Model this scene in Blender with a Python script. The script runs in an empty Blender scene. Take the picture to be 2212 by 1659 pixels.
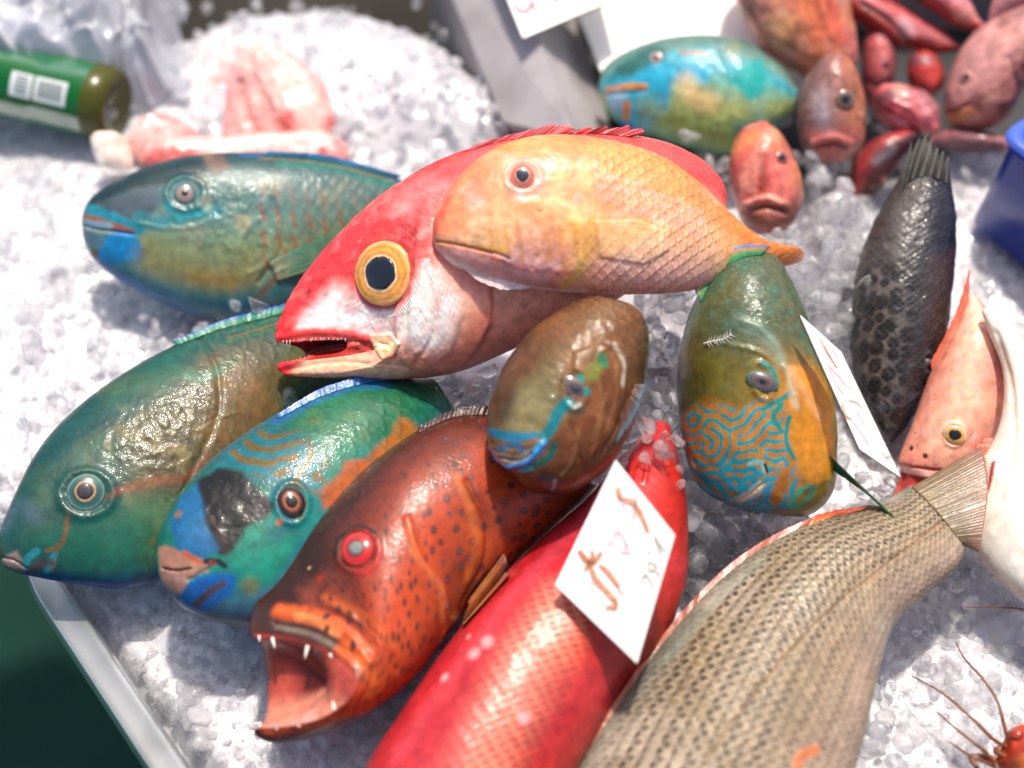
import bpy, bmesh, math, random
import numpy as np
from mathutils import Vector, Matrix

random.seed(7); np.random.seed(7)
scene = bpy.context.scene
col = scene.collection

# ------------------------------------------------------------------ camera
DW, DH = 2212.0, 1659.0            # working pixel grid of the photograph
PITCH = math.radians(54.0)
DIST = 1.0
HFOV = math.radians(36.0)
TGT = np.array([0.0, 0.0, 0.04])
CAM = TGT + DIST * np.array([0.0, -math.cos(PITCH), math.sin(PITCH)])
FWD = (TGT - CAM) / DIST
RIGHT = np.array([1.0, 0.0, 0.0])
UPV = np.cross(RIGHT, FWD)
TH = math.tan(HFOV / 2)
cam_d = bpy.data.cameras.new('camera')
cam = bpy.data.objects.new('camera', cam_d)
col.objects.link(cam)
cam.location = CAM.tolist()
cam.rotation_euler = (math.pi / 2 - PITCH, 0, 0)
cam_d.sensor_width = 36
cam_d.lens = 18 / TH
cam_d.clip_start = 0.01
cam_d.clip_end = 100
cam_d.dof.use_dof = True
cam_d.dof.focus_distance = 0.93
cam_d.dof.aperture_fstop = 2.4
scene.camera = cam

# ------------------------------------------------------------------ light
SUN_EL, SUN_AZ = math.radians(73), math.radians(12)   # azimuth from +y towards +x
world = bpy.data.worlds.new('World'); scene.world = world
world.use_nodes = True
wn = world.node_tree.nodes; wl = world.node_tree.links
for n_ in list(wn): wn.remove(n_)
sky = wn.new('ShaderNodeTexSky'); sky.sky_type = 'NISHITA'; sky.sun_disc = False
sky.air_density = 0.7; sky.dust_density = 3.0; sky.ozone_density = 0.3; sky.sun_elevation = SUN_EL; sky.sun_rotation = SUN_AZ
bg = wn.new('ShaderNodeBackground'); bg.inputs['Strength'].default_value = 0.15
wo = wn.new('ShaderNodeOutputWorld')
wl.new(sky.outputs[0], bg.inputs[0]); wl.new(bg.outputs[0], wo.inputs[0])
sd = bpy.data.lights.new('sun', 'SUN'); sd.energy = 3.3; sd.angle = math.radians(3.0)
sd.color = (1.0, 0.93, 0.82)
sun = bpy.data.objects.new('sun', sd); col.objects.link(sun)
SUNV = np.array([math.cos(SUN_EL) * math.sin(SUN_AZ), math.cos(SUN_EL) * math.cos(SUN_AZ), math.sin(SUN_EL)])
sun.location = (SUNV * 5).tolist()
sun.rotation_euler = Vector((-SUNV).tolist()).to_track_quat('-Z', 'Y').to_euler()
scene.view_settings.view_transform = 'Standard'
scene.view_settings.look = 'None'
scene.view_settings.exposure = 0.4
scene.view_settings.gamma = 1.0
scene.render.engine = 'CYCLES'
cy = scene.cycles
cy.use_denoising = True
cy.max_bounces = 10; cy.transmission_bounces = 8; cy.glossy_bounces = 4; cy.diffuse_bounces = 4
cy.transparent_max_bounces = 12
cy.sample_clamp_indirect = 4.0
cy.blur_glossy = 0.6

# ------------------------------------------------------------------ pixel helpers
def ray(X, Y):
    u = (np.asarray(X, float) / DW - 0.5) * 2 * TH
    v = (0.5 - np.asarray(Y, float) / DH) * 2 * TH * DH / DW
    d = FWD + np.multiply.outer(u, RIGHT) + np.multiply.outer(v, UPV)
    return d
def on_plane(X, Y, p0, n):
    d = ray(X, Y)
    t = ((p0 - CAM) @ n) / (d @ n)
    return CAM + d * np.asarray(t)[..., None] if np.ndim(t) else CAM + d * t
def on_z(X, Y, z):
    return on_plane(X, Y, np.array([0, 0, z]), np.array([0, 0, 1.0]))
def proj(P):
    r = P - CAM
    dz = r @ FWD
    return np.stack([(r @ RIGHT / dz / TH / 2 + 0.5) * DW, (0.5 - r @ UPV / dz / TH / 2 * DW / DH) * DH], -1), dz
def unit(v):
    return v / max(np.linalg.norm(v), 1e-12)

def C(h):
    if not isinstance(h, str): return np.array(h, float)
    h = h.lstrip('#')
    c = np.array([int(h[i:i + 2], 16) / 255 for i in (0, 2, 4)])
    return np.where(c <= 0.04045, c / 12.92, ((c + 0.055) / 1.055) ** 2.4)

# ------------------------------------------------------------------ noise
_perm = np.random.RandomState(3).permutation(4096)
_val = np.random.RandomState(4).rand(4096)
def vnoise(P, f=1.0, seed=0):
    q = P * f + seed * 17.37
    i = np.floor(q).astype(np.int64); t = q - i; t = t * t * (3 - 2 * t)
    def h(a, b, c): return _val[_perm[(_perm[(_perm[a & 4095] + b) & 4095] + c) & 4095]]
    r = 0
    for dx in (0, 1):
        wx = t[..., 0] if dx else 1 - t[..., 0]
        for dy in (0, 1):
            wy = t[..., 1] if dy else 1 - t[..., 1]
            for dz in (0, 1):
                wz = t[..., 2] if dz else 1 - t[..., 2]
                r = r + wx * wy * wz * h(i[..., 0] + dx, i[..., 1] + dy, i[..., 2] + dz)
    return r * 2 - 1
def fbm(P, f=1.0, seed=0, o=3):
    r = 0; a = 1; s = 0
    for k in range(o):
        r = r + a * vnoise(P, f * 2 ** k, seed + k * 5); s += a; a *= 0.5
    return r / s
def sstep(a, b, x):
    t = np.clip((x - a) / (b - a + 1e-12), 0, 1)
    return t * t * (3 - 2 * t)
def seg_dist(P, A, B):
    d = B - A
    t = np.clip(((P - A) @ d) / max(d @ d, 1e-12), 0, 1)
    return np.linalg.norm(P - (A + t[:, None] * d), axis=1), t
def poly_sd(Q, V):
    n = len(V); dmin = np.full(len(Q), 1e9); inside = np.zeros(len(Q), bool)
    for i in range(n):
        a, b = V[i], V[(i + 1) % n]
        d = b - a
        t = np.clip(((Q - a) @ d) / max(d @ d, 1e-12), 0, 1)
        dmin = np.minimum(dmin, np.linalg.norm(Q - (a + t[:, None] * d), axis=1))
        c = ((a[1] > Q[:, 1]) != (b[1] > Q[:, 1]))
        xs = (b[0] - a[0]) * (Q[:, 1] - a[1]) / (b[1] - a[1] + 1e-15) + a[0]
        inside ^= c & (Q[:, 0] < xs)
    return np.where(inside, -dmin, dmin)

# ------------------------------------------------------------------ objects
def empty(name, loc, label, cat, group=None):
    o = bpy.data.objects.new(name, None); col.objects.link(o)
    o.empty_display_size = 0.02
    o.location = [float(v) for v in loc]
    o['label'] = label; o['category'] = cat
    if group: o['group'] = group
    return o
def tag(o, label=None, cat=None, group=None, kind=None):
    if label: o['label'] = label
    if cat: o['category'] = cat
    if group: o['group'] = group
    if kind: o['kind'] = kind
    return o
def mesh_obj(name, V, F, mat, parent=None, colors=None, smooth=True, origin=None):
    """V (n,3) world coordinates, F list/array of faces"""
    V = np.asarray(V, float)
    if origin is None:
        origin = np.array(parent.matrix_world.translation) if False else (np.array(parent['_o']) if parent is not None and '_o' in parent else np.zeros(3))
    me = bpy.data.meshes.new(name)
    if isinstance(F, np.ndarray) and F.ndim == 2:
        k = F.shape[1]
        me.vertices.add(len(V)); me.vertices.foreach_set('co', (V - origin).astype(np.float32).ravel())
        me.loops.add(F.size); me.loops.foreach_set('vertex_index', F.astype(np.int32).ravel())
        me.polygons.add(len(F)); me.polygons.foreach_set('loop_start', np.arange(0, F.size, k, dtype=np.int32))
        me.update(calc_edges=True)
    else:
        me.from_pydata((V - origin).tolist(), [], [list(map(int, f)) for f in F]); me.update()
    me.polygons.foreach_set('use_smooth', [bool(smooth)] * len(me.polygons))
    if colors is not None:
        c = np.ones((len(V), 4), np.float32); c[:, :colors.shape[1]] = colors
        at = me.color_attributes.new('Col', 'FLOAT_COLOR', 'POINT'); at.data.foreach_set('color', c.ravel())
    me.materials.append(mat)
    o = bpy.data.objects.new(name, me); col.objects.link(o)
    if parent is not None: o.parent = parent
    else: o.location = [float(v) for v in origin]
    return o
def root(name, loc, label, cat, group=None):
    o = empty(name, loc, label, cat, group)
    return o
_origins = {}
def origin_of(o): return _origins.get(o.name, np.zeros(3))
def thing(name, loc, label, cat, group=None):
    o = empty(name, loc, label, cat, group); _origins[o.name] = np.array(loc, float); return o
def part(name, V, F, mat, parent, colors=None, smooth=True, depth_origin=None):
    org = depth_origin if depth_origin is not None else origin_of(parent)
    o = mesh_obj(name, V, F, mat, parent, colors, smooth, origin=org)
    _origins[o.name] = org
    return o
def grid_faces(nu, nv, closed_v=False):
    i = np.arange(nu - 1)[:, None]; j = np.arange(nv if closed_v else nv - 1)[None, :]
    a = i * nv + j; b = i * nv + (j + 1) % nv; c = (i + 1) * nv + (j + 1) % nv; d = (i + 1) * nv + j
    return np.stack([a + 0 * d, b + 0 * a, c, d + 0 * b], -1).reshape(-1, 4)

# ------------------------------------------------------------------ materials
def newmat(name):
    m = bpy.data.materials.new(name); m.use_nodes = True
    nt = m.node_tree
    return m, nt, nt.nodes, nt.links, nt.nodes['Principled BSDF']
def fish_mat(name, rough=0.32, coat=0.5, coat_rough=0.12, bump=0.25, bscale=420, var=0.12, sss=0.12, spec=0.5, fine=520):
    m, nt, N, L, p = newmat(name)
    at = N.new('ShaderNodeAttribute'); at.attribute_name = 'Col'
    tc = N.new('ShaderNodeTexCoord')
    n1 = N.new('ShaderNodeTexNoise'); n1.inputs['Scale'].default_value = 160; n1.inputs['Detail'].default_value = 6
    L.new(tc.outputs['Object'], n1.inputs['Vector'])
    hsv = N.new('ShaderNodeHueSaturation')
    mr = N.new('ShaderNodeMapRange'); mr.inputs[1].default_value = 0.25; mr.inputs[2].default_value = 0.75
    mr.inputs[3].default_value = 1 - var * 2; mr.inputs[4].default_value = 1 + var * 2
    L.new(n1.outputs['Fac'], mr.inputs[0]); L.new(mr.outputs[0], hsv.inputs['Value'])
    L.new(at.outputs['Color'], hsv.inputs['Color']); L.new(hsv.outputs[0], p.inputs['Base Color'])
    n2 = N.new('ShaderNodeTexNoise'); n2.inputs['Scale'].default_value = bscale; n2.inputs['Detail'].default_value = 3
    L.new(tc.outputs['Object'], n2.inputs['Vector'])
    n3 = N.new('ShaderNodeTexNoise'); n3.inputs['Scale'].default_value = 95; n3.inputs['Detail'].default_value = 4
    L.new(tc.outputs['Object'], n3.inputs['Vector'])
    ad = N.new('ShaderNodeMath'); ad.operation = 'MULTIPLY_ADD'; ad.inputs[1].default_value = 1.1
    L.new(n3.outputs['Fac'], ad.inputs[0]); L.new(n2.outputs['Fac'], ad.inputs[2])
    b = N.new('ShaderNodeBump'); b.inputs['Strength'].default_value = bump; b.inputs['Distance'].default_value = 0.0012
    L.new(ad.outputs[0], b.inputs['Height'])
    L.new(b.outputs[0], p.inputs['Normal'])
    n4 = N.new('ShaderNodeTexNoise'); n4.inputs['Scale'].default_value = fine; n4.inputs['Detail'].default_value = 2
    L.new(tc.outputs['Object'], n4.inputs['Vector'])
    b2 = N.new('ShaderNodeBump'); b2.inputs['Strength'].default_value = 0.4; b2.inputs['Distance'].default_value = 0.0008
    L.new(n4.outputs['Fac'], b2.inputs['Height']); L.new(b.outputs[0], b2.inputs['Normal']); L.new(b2.outputs[0], p.inputs['Coat Normal'])
    rr = N.new('ShaderNodeMapRange'); rr.inputs[1].default_value = 0.3; rr.inputs[2].default_value = 0.7
    rr.inputs[3].default_value = max(rough - 0.12, 0.05); rr.inputs[4].default_value = rough + 0.12
    L.new(n3.outputs['Fac'], rr.inputs[0]); L.new(rr.outputs[0], p.inputs['Roughness'])
    p.inputs['Coat Weight'].default_value = coat; p.inputs['Coat Roughness'].default_value = coat_rough
    p.inputs['Coat IOR'].default_value = 1.36
    p.inputs['Specular IOR Level'].default_value = spec
    if sss > 0:
        p.inputs['Subsurface Weight'].default_value = sss
        p.inputs['Subsurface Scale'].default_value = 0.004
        p.inputs['Subsurface Radius'].default_value = (1.0, 0.45, 0.3)
    return m
def plain_mat(name, c, rough=0.5, metal=0.0, coat=0.0, noise=0.0, nscale=40, bump=0.0, bscale=200, c2=None):
    m, nt, N, L, p = newmat(name)
    c = C(c)
    p.inputs['Base Color'].default_value = (*c, 1); p.inputs['Roughness'].default_value = rough
    p.inputs['Metallic'].default_value = metal; p.inputs['Coat Weight'].default_value = coat
    tc = N.new('ShaderNodeTexCoord')
    if noise > 0:
        n1 = N.new('ShaderNodeTexNoise'); n1.inputs['Scale'].default_value = nscale; n1.inputs['Detail'].default_value = 6
        L.new(tc.outputs['Object'], n1.inputs['Vector'])
        mx = N.new('ShaderNodeMix'); mx.data_type = 'RGBA'
        mx.inputs['A'].default_value = (*c, 1); mx.inputs['B'].default_value = (*(C(c2) if c2 is not None else c * 0.4), 1)
        mr = N.new('ShaderNodeMapRange'); mr.inputs[1].default_value = 0.35; mr.inputs[2].default_value = 0.7
        mr.inputs[3].default_value = 0; mr.inputs[4].default_value = noise
        L.new(n1.outputs['Fac'], mr.inputs[0]); L.new(mr.outputs[0], mx.inputs['Factor']); L.new(mx.outputs['Result'], p.inputs['Base Color'])
    if bump > 0:
        n2 = N.new('ShaderNodeTexNoise'); n2.inputs['Scale'].default_value = bscale; n2.inputs['Detail'].default_value = 4
        L.new(tc.outputs['Object'], n2.inputs['Vector'])
        b = N.new('ShaderNodeBump'); b.inputs['Strength'].default_value = bump; b.inputs['Distance'].default_value = 0.002
        L.new(n2.outputs['Fac'], b.inputs['Height']); L.new(b.outputs[0], p.inputs['Normal'])
    return m

# ------------------------------------------------------------------ the fish builder
NRING = 232
def catmull(R, t):
    n = len(R); i = np.clip(np.floor(t).astype(int), 0, n - 2); f = (t - i)[:, None]
    p = lambda k: R[np.clip(k, 0, n - 1)]
    p0, p1, p2, p3 = p(i - 1), p(i), p(i + 1), p(i + 2)
    p0 = np.where((i == 0)[:, None], 2 * p1 - p2, p0); p3 = np.where((i == n - 2)[:, None], 2 * p2 - p1, p3)
    return 0.5 * (2 * p1 + (p2 - p0) * f + (2 * p0 - 5 * p1 + 4 * p2 - p3) * f ** 2 + (3 * p1 - p0 - 3 * p2 + p3) * f ** 3)

class Fish:
    def __init__(s, name, label, cat, anchor, z, rows, k=0.8, side=0.0, group=None, ns=260, nr=NRING, base=None,
                 mat=None, lift=(0, 0), exp=1.0, wob=0.0, ws=1.0):
        """rows: (top x, top y, bottom x, bottom y, half thickness[, near shear x, y, far shear x, y]) in photo pixels,
        head to tail; they are laid on the fish's own plane through `anchor` at height z"""
        s.label = label; s.cat = cat; s.group = group; s.name = name
        up = np.array([0, 0, 1.0]); tc = -unit(ray(*anchor))
        n = unit(up * (1 - k) + tc * k); n = unit(n + RIGHT * side)
        s.n = n; s.p0 = on_z(anchor[0], anchor[1], z)
        s.mpp = np.linalg.norm(on_plane(anchor[0] + 1, anchor[1], s.p0, n) - s.p0)
        R = np.array([list(r) + [0] * (9 - len(r)) for r in rows], float)
        s.e1 = unit(on_plane(*(R[-1, 0:2] + R[-1, 2:4]) / 2, s.p0, n) - on_plane(*(R[0, 0:2] + R[0, 2:4]) / 2, s.p0, n))
        s.e2 = np.cross(n, s.e1)
        fr = np.linspace(0, 1, len(R)); lfr = lift[0] * (1 - fr) ** 2 + lift[1] * fr ** 2
        T = np.array([on_plane(r[0], r[1], s.p0 + n * l, n) for r, l in zip(R, lfr)]); B = np.array([on_plane(r[2], r[3], s.p0 + n * l, n) for r, l in zip(R, lfr)])
        a0 = np.array(anchor, float)
        def sh(v): return on_plane(a0[0] + v[:, 0], a0[1] + v[:, 1], s.p0, n) - s.p0
        SN, SF = sh(R[:, 5:7]), sh(R[:, 7:9])
        full = np.concatenate([T, B, R[:, 4:5] * s.mpp * ws, SN, SF], 1)
        d = np.maximum(np.linalg.norm(np.diff(R[:, 0:2], axis=0), axis=1), np.linalg.norm(np.diff(R[:, 2:4], axis=0), axis=1)) + 6
        d = np.maximum(d, np.linalg.norm(np.diff(R[:, 5:7], axis=0), axis=1))
        cum = np.concatenate([[0], np.cumsum(d)]); q = np.linspace(0, cum[-1], ns)
        t = np.interp(q, cum, np.arange(len(R)))
        X = catmull(full, t)
        T, B, Wd, SN, SF = X[:, 0:3], X[:, 3:6], np.maximum(X[:, 6:7], 0.0006), X[:, 7:10], X[:, 10:13]
        s.t = t
        Cc = (T + B) / 2; H = (T - B) / 2
        hl = np.linalg.norm(H, axis=1); hd = H / np.maximum(hl, 1e-9)[:, None]
        view = Cc - CAM; view /= np.linalg.norm(view, axis=1)[:, None]
        tanp = np.abs((view * hd).sum(1) / (view @ n))
        h2 = np.sqrt(np.maximum(hl ** 2 - (Wd[:, 0] * tanp) ** 2, (0.88 * hl) ** 2))
        H = hd * h2[:, None]
        nn = int(nr * 0.74)
        th = np.concatenate([np.linspace(math.radians(-12), math.radians(192), nn, endpoint=False),
                             np.linspace(math.radians(192), math.radians(348), nr - nn, endpoint=False)])
        c, sn = np.cos(th), np.sin(th)
        if exp != 1.0:
            c = np.sign(c) * np.abs(c) ** exp; sn = np.sign(sn) * np.abs(sn) ** exp
        near = np.maximum(sn, 0) ** 1.0; far = np.maximum(-sn, 0)
        P = (Cc[:, None] + c[None, :, None] * H[:, None] + sn[None, :, None] * (Wd * n)[:, None]
             + near[None, :, None] * SN[:, None] + far[None, :, None] * SF[:, None])
        s.ns, s.nr = ns, nr
        s.P = P.reshape(-1, 3)
        s.f = np.repeat(((1 - c) / 2)[None], ns, 0).ravel(); s.sin = np.repeat(sn[None], ns, 0).ravel()
        s.tt = np.repeat(t[:, None], nr, 1).ravel(); s.lt = np.repeat((q / cum[-1])[:, None], nr, 1).ravel()
        # arc length coordinates
        al = np.concatenate([[0], np.cumsum(np.linalg.norm(np.diff(Cc, axis=0), axis=1))])
        ring = np.linalg.norm(np.roll(P, -1, 1) - P, axis=2); cr = np.concatenate([np.zeros((ns, 1)), np.cumsum(ring, 1)[:, :-1]], 1)
        mid = np.argmin(np.abs(th - math.pi / 2)); cr = cr - cr[:, mid:mid + 1]
        s.a = np.repeat(al[:, None], nr, 1).ravel(); s.b = cr.ravel()
        s.L = al[-1]
        s._normals()
        s.px, s.dz = proj(s.P)
        v = s.P - CAM; s.facing = (v * s.N).sum(1) < 0
        s.col = np.tile(C('#808080'), (len(s.P), 1)); s.disp = np.zeros(len(s.P))
        s.root = thing(name, s.p0 - n * 0.0, label, cat, group)
        s.mat = mat or MAT_FISH
        s.parts = []
        s.wobble = wob
        if base is not None: s.base(base)
    def _normals(s):
        G = s.P.reshape(s.ns, s.nr, 3)
        du = np.gradient(G, axis=0); dv = np.roll(G, -1, 1) - np.roll(G, 1, 1)
        N = np.cross(du, dv); N /= np.maximum(np.linalg.norm(N, axis=2), 1e-12)[..., None]
        m = s.ns // 2
        if ((G[m] - G[m].mean(0)) * N[m]).sum() < 0: N = -N
        s.N = N.reshape(-1, 3)
    def base(s, stops):
        f = np.array([x[0] for x in stops]); cc = np.array([C(x[1]) for x in stops])
        s.col = np.stack([np.interp(s.f, f, cc[:, i]) for i in range(3)], 1)
        return s
    def hit(s, X, Y):
        d = np.hypot(s.px[:, 0] - X, s.px[:, 1] - Y) + np.where(s.facing, 0, 1e4)
        i = np.argmin(d); r = max(3.0, d[i] + 1.0)
        cand = np.nonzero(d < r)[0]
        i = cand[np.argmin(s.dz[cand])]
        return s.P[i], s.N[i], d[i]
    def pts(s, px):
        out = []
        for x in px:
            p, n, d = s.hit(x[0], x[1])
            if d > 10: p = on_plane(x[0], x[1], s.p0, s.n)
            out.append(p)
        return np.array(out)
    def dist(s, px, r, warp=0.0, wf=150):
        """distance (in units of the local radius) to a chain of pixels laid on the skin; r one value or one per point"""
        Q = s.pts(px); rr = np.full(len(Q), r, float) if np.ndim(r) == 0 else np.array(r, float)
        rr = rr * s.mpp
        pad = rr.max() * 2.6
        sel = np.nonzero(((s.P > Q.min(0) - pad) & (s.P < Q.max(0) + pad)).all(1))[0]
        full = np.full(len(s.P), 1e3)
        if len(sel) == 0: return full
        Ps = s.P[sel]; best = np.full(len(sel), 1e3)
        if len(Q) == 1:
            best = np.linalg.norm(Ps - Q[0], axis=1) / rr[0]
        for i in range(len(Q) - 1):
            d, t = seg_dist(Ps, Q[i], Q[i + 1])
            best = np.minimum(best, d / (rr[i] + (rr[i + 1] - rr[i]) * t))
        if warp: best = best + warp * fbm(Ps, wf, 3, 2)
        full[sel] = best
        return full
    def mix(s, m, c):
        s.col = s.col + np.clip(m, 0, 1)[:, None] * (C(c) - s.col)
    def stroke(s, px, r, c, soft=0.35, op=1.0, warp=0.12, wf=160, smooth=True):
        px = spline(px) if smooth and len(px) > 2 and np.ndim(r) == 0 else px
        d = s.dist(px, r, warp, wf)
        s.mix(op * (1 - sstep(1 - soft, 1 + soft, d)), c); return s
    def blob(s, x, y, r, c, soft=0.4, op=1.0, warp=0.15, wf=120): return s.stroke([(x, y)], r, c, soft, op, warp, wf)
    def plane2(s, P): q = P - s.p0; return np.stack([q @ s.e1, q @ s.e2], -1)
    def poly_mask(s, px, soft, warp=0.0, wf=90):
        V = s.plane2(s.pts(px)); Q = s.plane2(s.P); pad = (soft + 2 * warp + 2) * s.mpp
        sel = np.nonzero((s.sin > -0.15) & ((Q > V.min(0) - pad) & (Q < V.max(0) + pad)).all(1))[0]
        out = np.zeros(len(s.P))
        if len(sel) == 0: return out
        sd_ = poly_sd(Q[sel], V) / s.mpp
        if warp: sd_ = sd_ + warp * fbm(s.P[sel], wf, 9, 2)
        out[sel] = 1 - sstep(-soft, soft, sd_)
        return out
    def poly(s, px, c, soft=8, op=1.0, warp=4, wf=90):
        s.mix(op * s.poly_mask(px, soft, warp, wf), c); return s
    def noise(s, c, f=60, lo=0.1, hi=0.5, op=1.0, seed=1, mask=None, o=3, aniso=None):
        P = s.P
        if aniso is not None:
            P = np.stack([s.a * aniso[0], s.b * aniso[1], 0 * s.a], 1)
        w = (s.sin > -0.2) if mask is None else (s.sin > -0.2) & (np.broadcast_to(mask, s.sin.shape) > 0.003)
        sel = np.nonzero(w)[0]
        m = np.zeros(len(s.P)); m[sel] = sstep(lo, hi, fbm(P[sel], f, seed, o)) * op
        if mask is not None: m = m * mask
        s.mix(m, c); return s
    def ridge(s, px, r, h, smooth=True, warp=0.0):
        px = spline(px) if smooth and len(px) > 2 and np.ndim(r) == 0 else px
        d = s.dist(px, r, warp); s.disp += h * s.mpp * np.exp(-d * d * 1.5); return s
    def plate(s, px, h, soft=6, warp=0):
        s.disp += h * s.mpp * s.poly_mask(px, soft, warp); return s
    def rough(s, amp, f, mask=None, seed=5, o=3):
        w = (s.sin > -0.3) if mask is None else (s.sin > -0.3) & (mask > 0.003)
        sel = np.nonzero(w)[0]
        v = fbm(s.P[sel], f, seed, o) * amp * s.mpp
        s.disp[sel] += v if mask is None else v * mask[sel]; return s
    def region(s, px, soft=30): return s.poly_mask(px, soft)
    def spots(s, pitch, r, c, mask=1.0, jit=0.35, seed=2, op=1.0, soft=0.3, ring=None, keep=1.0, center=None):
        p = pitch * s.mpp; rs = np.random.RandomState(seed)
        tab = rs.rand(512, 512, 3)
        best = np.full(len(s.P), 1e9); kp = np.zeros(len(s.P))
        j0 = np.floor(s.b / (p * 0.866)).astype(int)
        for dj in (-1, 0, 1):
            j = j0 + dj; off = (j % 2) * 0.5
            i0 = np.floor(s.a / p - off).astype(int)
            for di in (-1, 0, 1):
                i = i0 + di; rr = tab[i % 512, j % 512]
                ca = (i + off + 0.5 + (rr[:, 0] - 0.5) * 2 * jit) * p; cb = (j + 0.5 + (rr[:, 1] - 0.5) * 2 * jit) * p * 0.866
                d = np.hypot(s.a - ca, s.b - cb) / (r * s.mpp * (0.7 + 0.6 * rr[:, 2]))
                d = np.where(rr[:, 2] * 0.999 < keep, d, 1e9)
                best = np.minimum(best, d)
        if ring is not None: s.mix(op * mask * (1 - sstep(1.3, 2.0, best)), ring)
        s.mix(op * mask * (1 - sstep(1 - soft, 1 + soft, best)), c)
        if center is not None: s.mix(op * mask * (1 - sstep(0.2, 0.6, best)), center)
        return s
    def scales(s, pitch, mask=1.0, h=1.0, edge=None, core=None, eop=0.5, cop=0.5, flip=False, asp=0.62, jit=0.05, tipc=None, tiop=0.5):
        """overlapping scallop scales in real relief: pitch in photo pixels along the body"""
        p = pitch * s.mpp
        i = s.a / p; 
        if flip: i = -i
        i = i + jit * fbm(s.P, 120, 31) + 0.3 * fbm(s.P, 14, 33, 2); jj = s.b / (p * asp) + jit * fbm(s.P, 120, 37)
        mask = mask * (0.45 + 0.55 * sstep(-0.35, 0.1, fbm(s.P, 32, 35, 2)))
        best_c = np.full(len(s.P), 1e9); e = np.ones(len(s.P)); side_ = np.zeros(len(s.P))
        row0 = np.floor(jj).astype(int)
        for dr in (-1, 0, 1, 2):
            row = row0 + dr; off = (row % 2) * 0.5
            c0 = np.floor(i - off).astype(int)
            for dc in (-1, 0, 1):
                ci = c0 + dc + off
                d = np.hypot(i - ci, (jj - row) * 0.62) / 0.78
                ok = (d < 1) & (ci < best_c) & (i - ci > -0.45)
                best_c = np.where(ok, ci, best_c); e = np.where(ok, d * np.sign(np.maximum(i - ci, 0.0001)), e); side_ = np.where(ok, (jj - row), side_)
        s.e = e
        s.disp += mask * h * s.mpp * (np.clip(e, 0, 1) ** 1.5 - 0.4)
        if core is not None: s.mix(cop * mask * (1 - sstep(0.25, 0.7, e)), core)
        if tipc is not None: s.mix(tiop * mask * sstep(0.55, 0.8, e) * (1 - sstep(0.86, 0.94, e)), tipc)
        if edge is not None: s.mix(eop * mask * sstep(0.8, 0.96, e), edge)
        return s
    def build(s, gain=1.0):
        sel = np.nonzero(s.sin > -0.25)[0]; Ps = s.P[sel]
        st_ = np.stack([s.a[sel] * 0.35, s.b[sel] * 1.6, 0 * s.a[sel]], 1)
        g = 1 + 0.16 * fbm(Ps, 34, 61, 2) + 0.14 * fbm(Ps, 150, 63, 2) + 0.10 * vnoise(Ps, 520, 65) + 0.08 * fbm(st_, 160, 67, 2)
        hue = 0.05 * fbm(Ps, 55, 71, 2)
        s.col[sel] = s.col[sel] * gain * g[:, None] * (1 + np.stack([hue, 0 * hue, -hue], 1))
        P = s.P + s.N * s.disp[:, None]
        F = grid_faces(s.ns, s.nr, True)
        G = P.reshape(s.ns, s.nr, 3)
        c0 = G[0].mean(0); c1 = G[-1].mean(0)
        V = np.concatenate([P, [c0, c1]]); colr = np.concatenate([s.col, [s.col[:s.nr].mean(0), s.col[-s.nr:].mean(0)]])
        j = np.arange(s.nr); jn = (j + 1) % s.nr; n0 = s.ns * s.nr
        cap0 = np.stack([0 * j + n0, jn, j, j], 1); cap1 = np.stack([0 * j + n0 + 1, j + (s.ns - 1) * s.nr, jn + (s.ns - 1) * s.nr, jn + (s.ns - 1) * s.nr], 1)
        allF = [tuple(f) for f in cap0[:, :3]] + [tuple(f) for f in cap1[:, :3]]
        me = bpy.data.meshes.new('body')
        nv = len(V); me.vertices.add(nv); me.vertices.foreach_set('co', (V - origin_of(s.root)).astype(np.float32).ravel())
        lo = np.concatenate([F.ravel(), cap0[:, :3].ravel(), cap1[:, :3].ravel()]).astype(np.int32)
        me.loops.add(len(lo)); me.loops.foreach_set('vertex_index', lo)
        st = np.concatenate([np.arange(len(F)) * 4, len(F) * 4 + np.arange(2 * s.nr) * 3]).astype(np.int32)
        me.polygons.add(len(st)); me.polygons.foreach_set('loop_start', st)
        me.update(calc_edges=True); me.validate()
        me.polygons.foreach_set('use_smooth', [True] * len(me.polygons))
        cc = np.ones((nv, 4), np.float32); cc[:, :3] = np.clip(colr, 0, 1)
        at = me.color_attributes.new('Col', 'FLOAT_COLOR', 'POINT'); at.data.foreach_set('color', cc.ravel())
        me.materials.append(s.mat)
        o = bpy.data.objects.new('body', me); col.objects.link(o); o.parent = s.root
        s.body = o
        return s
    # ---- parts
    def eye(s, X, Y, r, rings, pupil=0.4, pcol='#0a0c10', bulge=0.34, sink=0.02, mat=None, aim=0.3, asp=1.0, pasp=1.0, rot=0.0):
        p, n, d = s.hit(X, Y)
        k = np.linalg.norm(s.P - p, axis=1) < r * s.mpp * 0.8
        n = unit(s.N[k & s.facing].mean(0)) if (k & s.facing).sum() > 3 else n
        n = unit(n * (1 - aim) - unit(p - CAM) * aim)
        u = unit(s.e1 - n * (s.e1 @ n)); v = np.cross(n, u)
        u, v = u * math.cos(rot) + v * math.sin(rot), v * math.cos(rot) - u * math.sin(rot)
        R = r * s.mpp; p = p - n * R * sink
        nr_, na = 34, 56
        q = np.linspace(0, 1, nr_); a = np.linspace(0, 2 * math.pi, na, endpoint=False)
        hh = bulge * np.sqrt(np.maximum(1.0 - q * q * 0.985, 0)) - (q > 0.985) * 0.25
        V = p + R * (q[:, None, None] * (np.cos(a)[None, :, None] * u + asp * np.sin(a)[None, :, None] * v) + hh[:, None, None] * n)
        V = V.reshape(-1, 3)
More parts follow.
